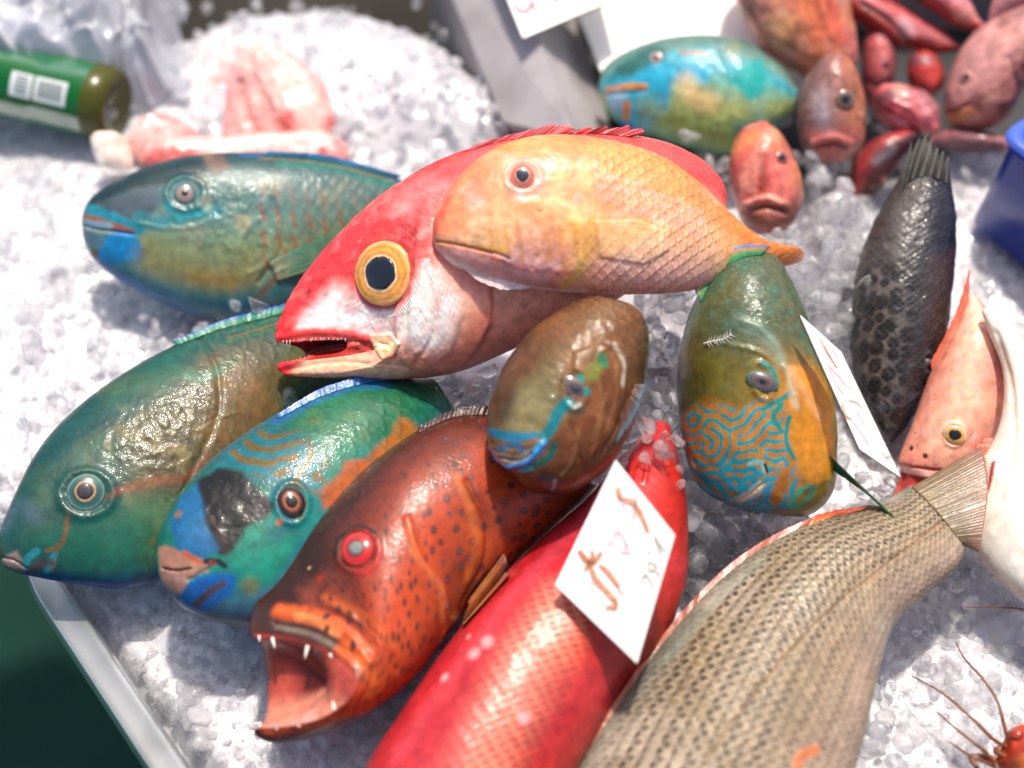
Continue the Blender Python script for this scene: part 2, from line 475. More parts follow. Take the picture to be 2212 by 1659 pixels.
        qs = np.array([x[0] for x in rings]); cs = np.array([C(x[1]) for x in rings])
        qq = np.repeat(q[:, None], na, 1).ravel() + 0.05 * fbm(V, 260, 8)
        cl = np.stack([np.interp(qq, qs, cs[:, i]) for i in range(3)], 1)
        cl = cl * (1 + 0.3 * fbm(V, 900, 4, 2)[:, None] + 0.22 * fbm(V, 110, 14, 2)[:, None])
        e = part('eye', V, grid_faces(nr_, na, True), mat or MAT_EYE, s.root, np.clip(cl, 0, 1))
        if pupil > 0:
            q2 = np.linspace(0, 1, 14); b2 = math.sqrt(max(1 - pupil ** 2, 0)) * bulge
            h2 = b2 + 0.02 + 0.06 * np.sqrt(1 - q2 * q2 * 0.99) - (q2 > 0.97) * 0.1
            ir = (1 + 0.05 * np.sin(3 * a + X) + 0.04 * np.sin(2 * a + Y))[None, :, None]
            V2 = p + R * (pupil * ir * q2[:, None, None] * (np.cos(a)[None, :, None] * u + pasp * np.sin(a)[None, :, None] * v) + h2[:, None, None] * n)
            V2 = V2.reshape(-1, 3)
            pc = np.tile(C(pcol), (len(V2), 1)) * (1 + 0.5 * fbm(V2, 700, 2)[:, None])
            part('pupil', V2, grid_faces(14, na, True), MAT_PUPIL, e, np.clip(pc, 0, 1), depth_origin=origin_of(s.root))
        return s
    def fin(s, name, base, tip, cols, lift=0.0, on=False, rays=18, ragged=0.08, ridge=0.35, base_lift=0.0, mat=None, nu=90, nv=30, edge=None, streak=None, sop=0.5, curl=0.0):
        Bp = spline(base, nu); Tp = spline(tip, nu)
        def put(px, l, onskin):
            out = []
            for x in px:
                if onskin:
                    p, n, d = s.hit(*x); 
                    if d > 12: p = on_plane(x[0], x[1], s.p0, s.n)
                    else: p = p + n * l * s.mpp
                else: p = on_plane(x[0], x[1], s.p0 + s.n * l * s.mpp, s.n)
                out.append(p)
            return np.array(out)
        B0 = put(Bp, base_lift, True)
        T0 = put(Tp, lift, True) if on else np.array([on_plane(x[0], x[1], b0 + s.n * lift * s.mpp, s.n) for x, b0 in zip(Tp, B0)])
        uu = np.linspace(0, 1, nu); vv = np.linspace(0, 1, nv)
        rip = np.abs(np.sin(uu * math.pi * rays)); rs = np.random.RandomState(len(name) + rays)
        ln = 1 - ragged * (1 - rip) - ragged * rs.rand(rays + 1)[np.minimum((uu * rays + 0.5).astype(int), rays)]
        D = (T0 - B0) * ln[:, None]
        G = B0[:, None] + D[:, None] * vv[None, :, None]
        if on:  # laid flat on the skin: every point follows the body
            nu2, nv2_ = 46, 14; b_ = Bp[np.linspace(0, nu - 1, nu2).astype(int)]; t_ = Tp[np.linspace(0, nu - 1, nu2).astype(int)]
            H = np.array([put([b_[i] + (t_[i] - b_[i]) * v for v in np.linspace(0, 1, nv2_)], lift, True) for i in range(nu2)])
            iu = np.linspace(0, nu2 - 1, nu); iv = np.linspace(0, nv2_ - 1, nv); i0 = np.minimum(iu.astype(int), nu2 - 2); j0 = np.minimum(iv.astype(int), nv2_ - 2)
            fu = (iu - i0)[:, None, None]; fv = (iv - j0)[None, :, None]
            G = (H[i0][:, j0] * (1 - fu) * (1 - fv) + H[i0 + 1][:, j0] * fu * (1 - fv) + H[i0][:, j0 + 1] * (1 - fu) * fv + H[i0 + 1][:, j0 + 1] * fu * fv)
        G = G + s.n * ((rip[:, None] * ridge + curl * np.sin(vv * math.pi)[None, :] * 3) * s.mpp)[..., None]
        cs = np.array([C(c) for c in cols]); cq = np.linspace(0, 1, len(cols))
        cl = np.stack([np.interp(vv, cq, cs[:, i]) for i in range(3)], 1)
        cl = np.repeat(cl[None], nu, 0)
        if streak is not None:
            m = (sop * sstep(0.75, 1.0, rip))[:, None, None]; cl = cl + m * (C(streak) - cl)
        if edge is not None:
            m = sstep(0.86, 0.95, vv)[None, :, None]; cl = cl + m * (C(edge) - cl)
        cl = cl * (1 + 0.25 * fbm(G.reshape(-1, 3), 300, 6).reshape(nu, nv, 1))
        th = 0.0005
        top = G + s.n * th; bot = G - s.n * th
        V = np.concatenate([top.reshape(-1, 3), bot.reshape(-1, 3)])
        f1 = grid_faces(nu, nv); f2 = f1[:, ::-1] + nu * nv
        idx = np.arange(nu * nv).reshape(nu, nv)
        loop = np.concatenate([idx[:, 0], idx[-1, 1:], idx[-2::-1, -1], idx[0, -2:0:-1]])
        l2 = np.roll(loop, -1); f3 = np.stack([loop, l2, l2 + nu * nv, loop + nu * nv], 1)
        cc = np.concatenate([cl.reshape(-1, 3)] * 2)
        part(name, V, np.concatenate([f1, f2, f3]), mat or MAT_FIN, s.root, np.clip(cc, 0, 1))
        return s
    def maze(s, mask, lam_px, col_line, thr, seed=12, soft=0.12, warp=0.45, stretch=1.15, wf=75):
        """winding marks grown as a Turing pattern in the fish's own plane"""
        n_ = 260; A_ = np.random.RandomState(seed).randn(n_, n_); cell = 1.4
        kk = np.hypot(np.fft.fftfreq(n_)[:, None] * stretch, np.fft.fftfreq(n_)[None, :]); lam = lam_px / cell
        filt = np.exp(-((kk - 1 / lam) / (0.5 / lam)) ** 2)
        for _ in range(26):
            A_ = np.real(np.fft.ifft2(np.fft.fft2(A_) * filt)); A_ = np.tanh(A_ / A_.std() * 1.6)
        A_ = np.real(np.fft.ifft2(np.fft.fft2(A_) * filt)); A_ = A_ / A_.std() * 0.62
        q = s.plane2(s.P) / s.mpp / cell; gx = (q[:, 1] + 130) % (n_ - 2.001); gy = (q[:, 0] * 0.93 + 200) % (n_ - 2.001)
        ix, iy = gx.astype(int), gy.astype(int); fx, fy = gx - ix, gy - iy
        lab = A_[iy, ix] * (1 - fx) * (1 - fy) + A_[iy, ix + 1] * fx * (1 - fy) + A_[iy + 1, ix] * (1 - fx) * fy + A_[iy + 1, ix + 1] * fx * fy
        lab = lab + warp * fbm(s.P, wf, 77, 2)
        s.mix(mask * sstep(-soft, soft, lab - thr), col_line); return lab
    def wet(s, n=110, seed=1, rmin=1.0, rmax=3.2, box=None):
        rs = np.random.RandomState(seed); ok = np.nonzero(s.facing & (s.sin > 0.1) & (s.N[:, 2] > 0.15))[0]
        if box is not None: ok = ok[(s.px[ok, 0] > box[0]) & (s.px[ok, 0] < box[2]) & (s.px[ok, 1] > box[1]) & (s.px[ok, 1] < box[3])]
        Pd = s.P + s.N * s.disp[:, None]
        a = np.linspace(0, 2 * math.pi, 10, endpoint=False); q = np.array([0.05, 0.5, 0.85, 1.0]); h = np.array([0.5, 0.42, 0.22, -0.1])
        Vs, Fs = [], []; F = grid_faces(4, 10, True)
        for k, i in enumerate(rs.choice(ok, n)):
            r = rs.uniform(rmin, rmax) ** 1.0 * s.mpp * (1.6 if rs.rand() < 0.08 else 1); nn_ = s.N[i]; u = unit(np.cross(nn_, [0.3, 0.8, 0.1])); v = np.cross(nn_, u); el = rs.uniform(0.7, 1.5)
            Vs.append((Pd[i] + r * (q[:, None, None] * (np.cos(a)[None, :, None] * u * el + np.sin(a)[None, :, None] * v) + h[:, None, None] * nn_)).reshape(-1, 3)); Fs.append(F + 40 * k)
        o = part('water_drops', np.concatenate(Vs), np.concatenate(Fs), MAT_DROP, s.root); o['kind'] = 'stuff'
        return s
    def tooth(s, x, y, dx, dy, r=3, out=0.4):
        p, n, d = s.hit(x, y)
        if d > 12: p = on_plane(x, y, s.p0, s.n)
        tip = p + (on_plane(x + dx, y + dy, s.p0, s.n) - on_plane(x, y, s.p0, s.n)) + s.n * out * r * s.mpp
        ax = unit(tip - p); u = unit(np.cross(ax, s.n)); v = np.cross(ax, u)
        a = np.linspace(0, 2 * math.pi, 10, endpoint=False); L_ = np.linalg.norm(tip - p)
        q = np.array([0, 0.35, 0.7, 0.92, 1.0]); w = np.array([1, 0.85, 0.5, 0.2, 0.02]) * r * s.mpp
        V = (p + q[:, None, None] * L_ * ax + w[:, None, None] * (np.cos(a)[None, :, None] * u + np.sin(a)[None, :, None] * v)).reshape(-1, 3)
        part('tooth', V, grid_faces(5, 10, True), MAT_TOOTH, s.root)
        return s

def spline(px, n=None):
    px = np.array(px, float)
    if n is None: n = max(8, 5 * len(px))
    if len(px) == 2:
        return px[0] + np.linspace(0, 1, n)[:, None] * (px[1] - px[0])
    d = np.concatenate([[0], np.cumsum(np.hypot(*np.diff(px, axis=0).T) + 1e-6)])
    t = np.interp(np.linspace(0, d[-1], n), d, np.arange(len(px)))
    return catmull(px, t)

def tube(pts, r, na=10):
    pts = np.array(pts, float); n = len(pts); r = np.full(n, r, float) if np.ndim(r) == 0 else np.array(r, float)
    T = np.gradient(pts, axis=0); T /= np.maximum(np.linalg.norm(T, axis=1), 1e-12)[:, None]
    ref = np.array([0, 0, 1.0]) if abs(T[:, 2]).max() < 0.95 else np.array([1.0, 0, 0])
    U = np.cross(T, ref); U /= np.maximum(np.linalg.norm(U, axis=1), 1e-12)[:, None]; Vv = np.cross(T, U)
    a = np.linspace(0, 2 * math.pi, na, endpoint=False)
    V = pts[:, None] + r[:, None, None] * (np.cos(a)[None, :, None] * U[:, None] + np.sin(a)[None, :, None] * Vv[:, None])
    return V.reshape(-1, 3), grid_faces(n, na, True)

# shared materials
def eye_mat():
    m, nt, N, L, p = newmat('eye_wet')
    at = N.new('ShaderNodeAttribute'); at.attribute_name = 'Col'
    L.new(at.outputs['Color'], p.inputs['Base Color'])
    p.inputs['Roughness'].default_value = 0.18; p.inputs['Coat Weight'].default_value = 1.0; p.inputs['Coat Roughness'].default_value = 0.03
    return m
MAT_EYE = eye_mat(); MAT_EYE.name = 'eye_iris'
MAT_PUPIL = eye_mat(); MAT_PUPIL.name = 'eye_pupil'
MAT_TOOTH = plain_mat('tooth', '#efe4d4', rough=0.2, coat=0.5)
MAT_FISH = fish_mat('fish_skin')
MAT_FIN = fish_mat('fin', rough=0.4, coat=0.35, bump=0.2, sss=0.0)
def see_through(m, fac):
    N, L = m.node_tree.nodes, m.node_tree.links; out = N['Material Output']; p = N['Principled BSDF']
    t = N.new('ShaderNodeBsdfTransparent'); t.inputs[0].default_value = (1, 0.97, 0.92, 1); mx = N.new('ShaderNodeMixShader'); mx.inputs[0].default_value = fac
    L.new(p.outputs[0], mx.inputs[1]); L.new(t.outputs[0], mx.inputs[2]); L.new(mx.outputs[0], out.inputs['Surface']); return m
MAT_FIN_THIN = see_through(fish_mat('thin_fin', rough=0.4, coat=0.35, bump=0.2, sss=0.0), 0.5)
see_through(MAT_FIN, 0.14)

def drop_mat():
    m, nt, N, L, p = newmat('water_drop'); out = N['Material Output']
    p.inputs['Roughness'].default_value = 0.02; p.inputs['IOR'].default_value = 1.33; p.inputs['Transmission Weight'].default_value = 1.0
    g = N.new('ShaderNodeBsdfTransparent'); mx = N.new('ShaderNodeMixShader'); mx.inputs[0].default_value = 0.55
    L.new(g.outputs[0], mx.inputs[1]); L.new(p.outputs[0], mx.inputs[2]); L.new(mx.outputs[0], out.inputs['Surface'])
    return m
MAT_DROP = drop_mat()
# ================================================================== SETTING
def quadgrid(x0, x1, y0, y1, z):
    return np.array([[x0, y0, z], [x1, y0, z], [x1, y1, z], [x0, y1, z]]), np.array([[0, 1, 2, 3]])
MAT_FLOOR = plain_mat('market_floor', '#1e4034', rough=0.9, noise=0.7, nscale=2.5, bump=0.3, bscale=60, c2='#122822')  # very dark base colour stands in for the shade on this floor
MAT_PAVE = plain_mat('pavement', '#3f3b36', rough=0.95, noise=0.8, nscale=3.0, bump=0.3, bscale=50, c2='#1d1a18')
V, F = quadgrid(-12, 12, -12, 0.42, -0.78)
for m_ in (MAT_FLOOR, MAT_PAVE): m_.node_tree.nodes['Principled BSDF'].inputs['Specular IOR Level'].default_value = 0.08
tag(mesh_obj('floor', V, F, MAT_FLOOR, smooth=False), kind='structure')
V, F = quadgrid(-12, 12, 0.42, 14, -0.776)
tag(mesh_obj('pavement', V, F, MAT_PAVE, smooth=False), kind='structure')

# ---------------------------------------------------------------- ice materials
def ice_mat(name, glass=0.4, clear=0.25, tint=(0.985, 0.985, 1.0), rough=0.06, bump=0.5, bscale=260, sss=0.5):
    """wet ice: refracting glass, see-through thin parts and cloudy white parts mixed by noise"""
    m, nt, N, L, p = newmat(name)
    out = N['Material Output']
    tc = N.new('ShaderNodeTexCoord')
    p.inputs['Base Color'].default_value = (*tint, 1); p.inputs['Roughness'].default_value = rough
    p.inputs['IOR'].default_value = 1.31; p.inputs['Transmission Weight'].default_value = 1.0
    n1 = N.new('ShaderNodeTexNoise'); n1.inputs['Scale'].default_value = bscale; n1.inputs['Detail'].default_value = 3
    L.new(tc.outputs['Object'], n1.inputs['Vector'])
    b = N.new('ShaderNodeBump'); b.inputs['Strength'].default_value = bump; b.inputs['Distance'].default_value = 0.0015
    L.new(n1.outputs['Fac'], b.inputs['Height']); L.new(b.outputs[0], p.inputs['Normal'])
    tr = N.new('ShaderNodeBsdfTransparent'); tr.inputs[0].default_value = (0.97, 0.98, 1.0, 1)
    gm = N.new('ShaderNodeMixShader'); gm.inputs[0].default_value = clear / max(glass + clear, 1e-3)
    L.new(p.outputs[0], gm.inputs[1]); L.new(tr.outputs[0], gm.inputs[2])
    w = N.new('ShaderNodeBsdfPrincipled'); w.inputs['Base Color'].default_value = (*[t * 0.86 for t in tint], 1)
    w.inputs['Roughness'].default_value = 0.3; w.inputs['Coat Weight'].default_value = 0.7; w.inputs['Coat Roughness'].default_value = 0.05
    L.new(b.outputs[0], w.inputs['Normal'])
    tl = N.new('ShaderNodeBsdfTranslucent'); tl.inputs[0].default_value = (*tint, 1)
    mt = N.new('ShaderNodeMixShader'); mt.inputs[0].default_value = sss
    L.new(w.outputs[0], mt.inputs[1]); L.new(tl.outputs[0], mt.inputs[2])
    n2 = N.new('ShaderNodeTexNoise'); n2.inputs['Scale'].default_value = 60; n2.inputs['Detail'].default_value = 5
    L.new(tc.outputs['Object'], n2.inputs['Vector'])
    mr = N.new('ShaderNodeMapRange'); mr.inputs[1].default_value = 0.4; mr.inputs[2].default_value = 0.62; g = glass + clear
    mr.inputs[3].default_value = min(1, g + 0.22); mr.inputs[4].default_value = max(0, g - 0.22)
    L.new(n2.outputs['Fac'], mr.inputs[0])
    mx = N.new('ShaderNodeMixShader'); L.new(mr.outputs[0], mx.inputs[0])
    L.new(mt.outputs[0], mx.inputs[1]); L.new(gm.outputs[0], mx.inputs[2])
    L.new(mx.outputs[0], out.inputs['Surface'])
    return m
MAT_ICE = ice_mat('crushed_ice', 0.40, 0.38, tint=(1.0, 0.985, 0.975), sss=0.5, rough=0.04)
MAT_CHIP = ice_mat('ice_chips', 0.38, 0.36, tint=(1.0, 0.985, 0.975), bscale=400, sss=0.5, rough=0.05)
MAT_CLEAR = ice_mat('clear_ice', 0.7, 0.18, rough=0.02, bump=0.4, bscale=170)
MAT_BED = plain_mat('packed_ice', '#d0cfd1', rough=0.32, coat=0.6, noise=0.55, nscale=22, bump=0.7, bscale=210, c2='#b9b0b6')

# ---------------------------------------------------------------- ice bed
BED_POLY = np.array([(122, 1262), (470, 1690), (720, 2000), (2600, 2000), (2700, 600), (2500, 300), (2100, 310), (1880, 400), (1700, 420), (1500, 330), (1330, 300), (1250, 300), (1085, 262), (985, 158),
                     (850, 98), (700, 62), (520, 62), (420, 110), (330, 110), (-120, -60), (-700, 100), (-500, 1000), (-150, 1125), (72, 1150)], float)
BEDW = on_z(BED_POLY[:, 0], BED_POLY[:, 1], 0.0)[:, :2]
def bump2(x, y, px, r, h, z=0.0):
    c = on_z(px[0], px[1], z); return h * np.exp(-((x - c[0]) ** 2 + (y - c[1]) ** 2) / (r * r))
def bedz(x, y):
    P = np.stack([x, y, 0 * x], -1)
    z = 0.004 * fbm(P, 14, 2) + 0.003 * fbm(P, 40, 7)
    z = z + bump2(x, y, (640, 210), 0.10, 0.035) + bump2(x, y, (860, 240), 0.07, 0.03) + bump2(x, y, (300, 330), 0.1, 0.012)
    z = z + bump2(x, y, (1060, 300), 0.035, 0.022)
    z = z + bump2(x, y, (1790, 520), 0.030, 0.045) + bump2(x, y, (1775, 640), 0.028, 0.05)
    z = z + bump2(x, y, (1425, 800), 0.018, 0.035) + bump2(x, y, (1430, 690), 0.02, 0.045)
    z = z + bump2(x, y, (1010, 850), 0.03, 0.02)
    z = z + bump2(x, y, (60, 800), 0.14, 0.012) + bump2(x, y, (2150, 560), 0.08, 0.01)
    z = z - bump2(x, y, (260, 1420), 0.05, 0.008)
    return z
gx = np.arange(-0.62, 0.66, 0.0026); gy = np.arange(-0.46, 0.6, 0.0026)
XX, YY = np.meshgrid(gx, gy, indexing='ij')
sdv = poly_sd(np.stack([XX.ravel(), YY.ravel()], 1), BEDW)
zz = bedz(XX.ravel(), YY.ravel()) + 0.0022 * fbm(np.stack([XX.ravel(), YY.ravel(), 0 * XX.ravel()], 1), 190, 11) + 0.002 * np.abs(fbm(np.stack([XX.ravel(), YY.ravel(), 0 * XX.ravel()], 1), 75, 19, 2))
zz = zz - sstep(-0.012, 0.006, sdv) * 0.02
keep = (sdv < 0.008)
Fq = grid_faces(len(gx), len(gy)); Fq = Fq[keep[Fq].all(1)]
used = np.unique(Fq); remap = -np.ones(len(keep), int); remap[used] = np.arange(len(used))
Vb = np.stack([XX.ravel(), YY.ravel(), zz + 0.0005], 1)[used]
bed = mesh_obj('ice_bed', Vb, remap[Fq], MAT_BED)
tag(bed, 'packed crushed ice filling the display tray under all the fish', 'ice', kind='stuff')

# ---------------------------------------------------------------- ice pieces
def chunk_proto(sub, seed, planes=9, noise=0.12):
    rs = np.random.RandomState(seed)
    bm = bmesh.new(); bmesh.ops.create_icosphere(bm, subdivisions=sub, radius=1.0)
    V = np.array([v.co[:] for v in bm.verts]); F = np.array([[v.index for v in f.verts] for f in bm.faces]); bm.free()
    V = V * (1 + noise * vnoise(V, 1.7, seed)[:, None])
    for _ in range(planes):
        n = unit(rs.randn(3)); d = rs.uniform(0.35, 0.75)
        ov = V @ n - d; V = V - np.maximum(ov, 0)[:, None] * n * 0.94
    V = V * np.array([1.0, rs.uniform(0.6, 0.95), rs.uniform(0.45, 0.85)])
    return V, F
def shard_proto(seed, n=13):
    rs = np.random.RandomState(seed); bm = bmesh.new()
    for k in range(n):
        p = unit(rs.randn(3)) * rs.uniform(0.75, 1.0) * np.array([1.0, rs.uniform(0.6, 0.9), 0.62]); bm.verts.new(p.tolist())
    r = bmesh.ops.convex_hull(bm, input=bm.verts[:]); bmesh.ops.delete(bm, geom=[g for g in r['geom_interior'] if isinstance(g, bmesh.types.BMVert)], context='VERTS')
    bmesh.ops.triangulate(bm, faces=bm.faces[:]); bm.verts.index_update()
    V = np.array([v.co[:] for v in bm.verts]); F = np.array([[v.index for v in f.verts] for f in bm.faces]); bm.free()
    return V, F
PROTO = {0: [shard_proto(300 + k, 11 + k % 6) for k in range(16)], 3: [chunk_proto(3, 50 + k) for k in range(6)], 2: [chunk_proto(2, k) for k in range(14)], 1: [chunk_proto(1, 100 + k, 6) for k in range(10)]}
def rotm(rs):
    q = rs.randn(4); q /= np.linalg.norm(q); a, b, c, d = q
    return np.array([[1 - 2 * (c * c + d * d), 2 * (b * c - a * d), 2 * (b * d + a * c)], [2 * (b * c + a * d), 1 - 2 * (b * b + d * d), 2 * (c * d - a * b)],
                     [2 * (b * d - a * c), 2 * (c * d + a * b), 1 - 2 * (b * b + c * c)]])
def scatter(pts, sizes, sub, seed):
    rs = np.random.RandomState(seed); Vs, Fs = [], []; o = 0
    pr = PROTO[sub]
    for p, r in zip(pts, sizes):
        V, F = pr[rs.randint(len(pr))]
        Vs.append(V @ rotm(rs).T * r + p); Fs.append(F + o); o += len(V)
    return np.concatenate(Vs), np.concatenate(Fs)
rs = np.random.RandomState(21)
def rand_on_bed(n, pxbox=None):
    out = []
    while len(out) < n:
        X = rs.uniform(-150, 2360, 4000); Y = rs.uniform(-40, 1800, 4000)
        P = on_z(X, Y, 0.0)
        ok = poly_sd(P[:, :2], BEDW) < -0.004
        out.extend(P[ok].tolist())
    P = np.array(out[:n]); P[:, 2] = bedz(P[:, 0], P[:, 1]); return P
P1 = rand_on_bed(3000); s1 = 0.005 + 0.013 * rs.rand(len(P1)) ** 1.6; P1[:, 2] += rs.uniform(-0.009, -0.001, len(P1))
V, F = scatter(P1, s1, 2, 1)
tag(mesh_obj('crushed_ice', V, F, MAT_ICE), 'loose wet lumps of crushed ice spread over the display', 'ice', kind='stuff')
P2 = rand_on_bed(7000); s2 = 0.0018 + 0.006 * rs.rand(len(P2)) ** 2; P2[:, 2] += rs.uniform(-0.003, 0.004, len(P2))
V, F = scatter(P2, s2, 0, 2)
tag(mesh_obj('ice_shards', V, F, MAT_CHIP, smooth=False), 'small glittering shards of ice strewn over the lumps', 'ice', kind='stuff')
# heaped lumps: clusters piled between the fish
def pile(name, label, spots, seed, mat, size=(0.006, 0.012), n=14, spread=0.016, sub=2):
    r2 = np.random.RandomState(seed); P = []; S = []
    for (x, y, z) in spots:
        c = on_z(x, y, z)
        for _ in range(n):
            d = r2.randn(3) * spread * np.array([1, 1, 0.6]); P.append(c + d - np.array([0, 0, abs(d[0]) * 0.3])); S.append(r2.uniform(*size))
    V, F = scatter(P, S, sub, seed)
    return tag(mesh_obj(name, V, F, mat), label, 'ice', kind='stuff')
pile('ice_pile', 'tall heap of clear ice lumps between the small orange fish and the dark spotted fish',
     [(1790, 430, 0.065), (1800, 490, 0.07), (1775, 560, 0.075), (1790, 620, 0.07), (1770, 690, 0.06), (1800, 730, 0.05), (1840, 520, 0.05), (1735, 560, 0.08), (1730, 610, 0.075)], 5, MAT_ICE, n=18)
pile('ice_pile', 'glassy ice lumps wedged between the brown and the maze patterned parrotfish',
     [(1435, 640, 0.07), (1420, 720, 0.065), (1425, 800, 0.06), (1425, 870, 0.06), (1420, 930, 0.055), (1470, 1000, 0.04)], 6, MAT_CLEAR, n=10, spread=0.011)
pile('ice_pile', 'sparkling mound of ice behind the red snapper\'s back',
     [(560, 130, 0.03), (700, 110, 0.03), (850, 170, 0.03), (930, 230, 0.03), (800, 260, 0.03), (980, 260, 0.03), (1060, 280, 0.03), (640, 90, 0.02), (900, 130, 0.02)], 8, MAT_ICE, n=26, spread=0.026, size=(0.004, 0.009))
pile('ice_pile', 'clear ice lumps in the gap below the maze patterned parrotfish',
     [(1540, 1130, 0.03), (1600, 1170, 0.025), (1530, 1210, 0.02), (1700, 1120, 0.02), (1850, 1030, 0.02), (1500, 1290, 0.015)], 9, MAT_CLEAR, n=14, spread=0.014)

pile('ice_pile', 'grey ice lumps packed among the small fish in the sink',
     [(1690, 240, 0.03), (1880, 300, 0.03), (1860, 180, 0.02), (1560, 345, 0.05), (2040, 330, 0.02), (1750, 370, 0.05), (1700, 480, 0.05)], 12, MAT_ICE, n=16, spread=0.016, size=(0.004, 0.009))
pile('ice_pile', 'small ice lumps packed below the belly of the red snapper',
     [(960, 850, 0.05), (1030, 850, 0.055), (1000, 890, 0.05), (640, 830, 0.045), (660, 850, 0.05)], 13, MAT_CLEAR, n=9, spread=0.011, size=(0.004, 0.009))
pile('ice_pile', 'ice crumbs lying over the hidden end of the smooth red fish',
     [(1400, 940, 0.10), (1440, 965, 0.095), (1345, 985, 0.095), (1470, 1010, 0.08)], 14, MAT_ICE, n=6, spread=0.007, size=(0.004, 0.008))
pile('ice_pile', 'loose ice lumps banked against the belly of the upper teal parrotfish',
     [(250, 625, 0.02), (330, 672, 0.022), (430, 712, 0.024), (520, 715, 0.026), (200, 585, 0.016)], 15, MAT_ICE, n=10, spread=0.011, size=(0.003, 0.008))
pile('ice_pile', 'loose ice lumps banked along the belly of the large tan fish',
     [(1900, 1500, 0.014), (1880, 1600, 0.014), (1935, 1400, 0.016), (1990, 1320, 0.018), (2060, 1260, 0.02), (1860, 1680, 0.012)], 16, MAT_ICE, n=11, spread=0.012, size=(0.003, 0.009))
pile('ice_pile', 'loose ice lumps banked along the back of the green and olive parrotfish',
     [(60, 960, 0.018), (140, 870, 0.02), (240, 790, 0.022), (350, 725, 0.022), (470, 690, 0.026)], 17, MAT_ICE, n=9, spread=0.012, size=(0.003, 0.008))
# single large clear pieces
def chunk(x, y, z, r, label, seed, stretch=(1, 1, 1), mat=None):
    rs_ = np.random.RandomState(seed); V, F = PROTO[3][seed % 6]
    c = on_z(x, y, z); V = (V * np.array(stretch)) @ rotm(rs_).T * r * 0.000294 + c
    return tag(mesh_obj('ice_chunk', V, F, MAT_CLEAR if mat is None else mat, origin=c), label, 'ice')
chunk(628, 868, 0.062, 48, 'rounded clear ice lump under the open jaw of the red snapper', 3, (1, 0.9, 1))
chunk(1040, 880, 0.055, 62, 'cracked clear ice lump beside the mouth of the brown parrotfish', 8)
chunk(965, 850, 0.05, 60, 'smooth grey ice lump below the belly of the red snapper', 11)
chunk(1450, 650, 0.095, 45, 'upright pointed ice lump under the belly of the yellow goatfish', 14, (0.7, 0.7, 1.4))
chunk(560, 668, 0.075, 40, 'flat clear ice flake on the belly of the teal parrotfish', 17, (1.2, 0.8, 0.4))
chunk(1495, 1115, 0.06, 34, 'small clear ice lump touching the red fish\'s side', 20)
chunk(1118, 262, 0.045, 42, 'round ice lump at the foot of the steel rim', 23)
chunk(640, 800, 0.05, 42, 'dark clear ice lump behind the rounded lump below the snapper\'s jaw', 27)
chunk(225, 235, 0.05, 34, 'clear ice lump leaning on the base of the green bottle', 31)

chunk(1738, 560, 0.105, 40, 'clear ice lump covering the tail end of the golden goatfish', 35, mat=MAT_ICE)
# ---------------------------------------------------------------- plastic tray (lower left)
def tray_mat():
    m, nt, N, L, p = newmat('tray_plastic')
    tc = N.new('ShaderNodeTexCoord')
    n1 = N.new('ShaderNodeTexNoise'); n1.inputs['Scale'].default_value = 28; n1.inputs['Detail'].default_value = 7
    L.new(tc.outputs['Object'], n1.inputs['Vector'])
    mx = N.new('ShaderNodeMix'); mx.data_type = 'RGBA'; mx.inputs['A'].default_value = (0.78, 0.81, 0.83, 1); mx.inputs['B'].default_value = (0.36, 0.33, 0.22, 1)
    mr = N.new('ShaderNodeMapRange'); mr.inputs[1].default_value = 0.52; mr.inputs[2].default_value = 0.78
    L.new(n1.outputs['Fac'], mr.inputs[0]); L.new(mr.outputs[0], mx.inputs['Factor']); L.new(mx.outputs['Result'], p.inputs['Base Color'])
    p.inputs['Roughness'].default_value = 0.3; p.inputs['Transmission Weight'].default_value = 0.8; p.inputs['Coat Weight'].default_value = 0.4
    return m
p_ = MAT_BED.node_tree.nodes['Principled BSDF']; p_.inputs['Subsurface Weight'].default_value = 0.5; p_.inputs['Subsurface Scale'].default_value = 0.012; p_.inputs['Subsurface Radius'].default_value = (0.9, 0.95, 1.0); p_.inputs['Coat Roughness'].default_value = 0.08
MAT_TRAY = tray_mat()
zr = 0.012
A = on_z(100, 1262, zr); Bq = on_z(640, 2080, zr); A2 = on_z(62, 1120, zr)
tray = thing('plastic_tray', on_z(102, 1262, -0.12), 'cloudy white plastic tray with stained rounded rim holding the ice', 'tray')
def rim(p, q):
    d = unit(q - p); o = unit(np.cross(d, [0, 0, 1]))
    return d, o
dirv, outv = rim(A, Bq)
if (outv @ (np.array([0, 0, 0]) - A)) > 0: outv = -outv
prof = []   # rim profile (outwards, up), rounded lip then the outer wall
for a in np.linspace(0, math.pi, 14): prof.append((math.cos(math.pi - a) * 0.0085 + 0.0, math.sin(a) * 0.004 + 0.0015 * math.cos(2 * a)))
prof += [(0.0105, -0.006), (0.008, -0.008), (0.004, -0.05), (0.0, -0.13), (-0.004, -0.13), (-0.003, -0.05), (-0.006, -0.012), (-0.0105, -0.004)]
def sweep(path, prof, outs):
    V = []
    for p, o in zip(path, outs):
        for (a, b) in prof: V.append(p + o * a + np.array([0, 0, b]))
    return np.array(V), grid_faces(len(path), len(prof), True)
d2, o2 = rim(A, A2)
if (o2 @ (np.array([0, 0, 0]) - A)) > 0: o2 = -o2
path, outs = [], []
rad = 0.012
for t in np.linspace(1, 0, 40): path.append(A + dirv * rad + (Bq - A - dirv * rad) * t); outs.append(outv)
for t in np.linspace(0.07, 0.93, 12):
    o = unit(outv * (1 - t) + o2 * t); base_ = A + dirv * rad * (1 - t) ** 2 + d2 * rad * t ** 2; path.append(base_); outs.append(o)
for t in np.linspace(0.0, 1, 24): path.append(A + d2 * rad + (A2 - A - d2 * rad) * t); outs.append(o2)
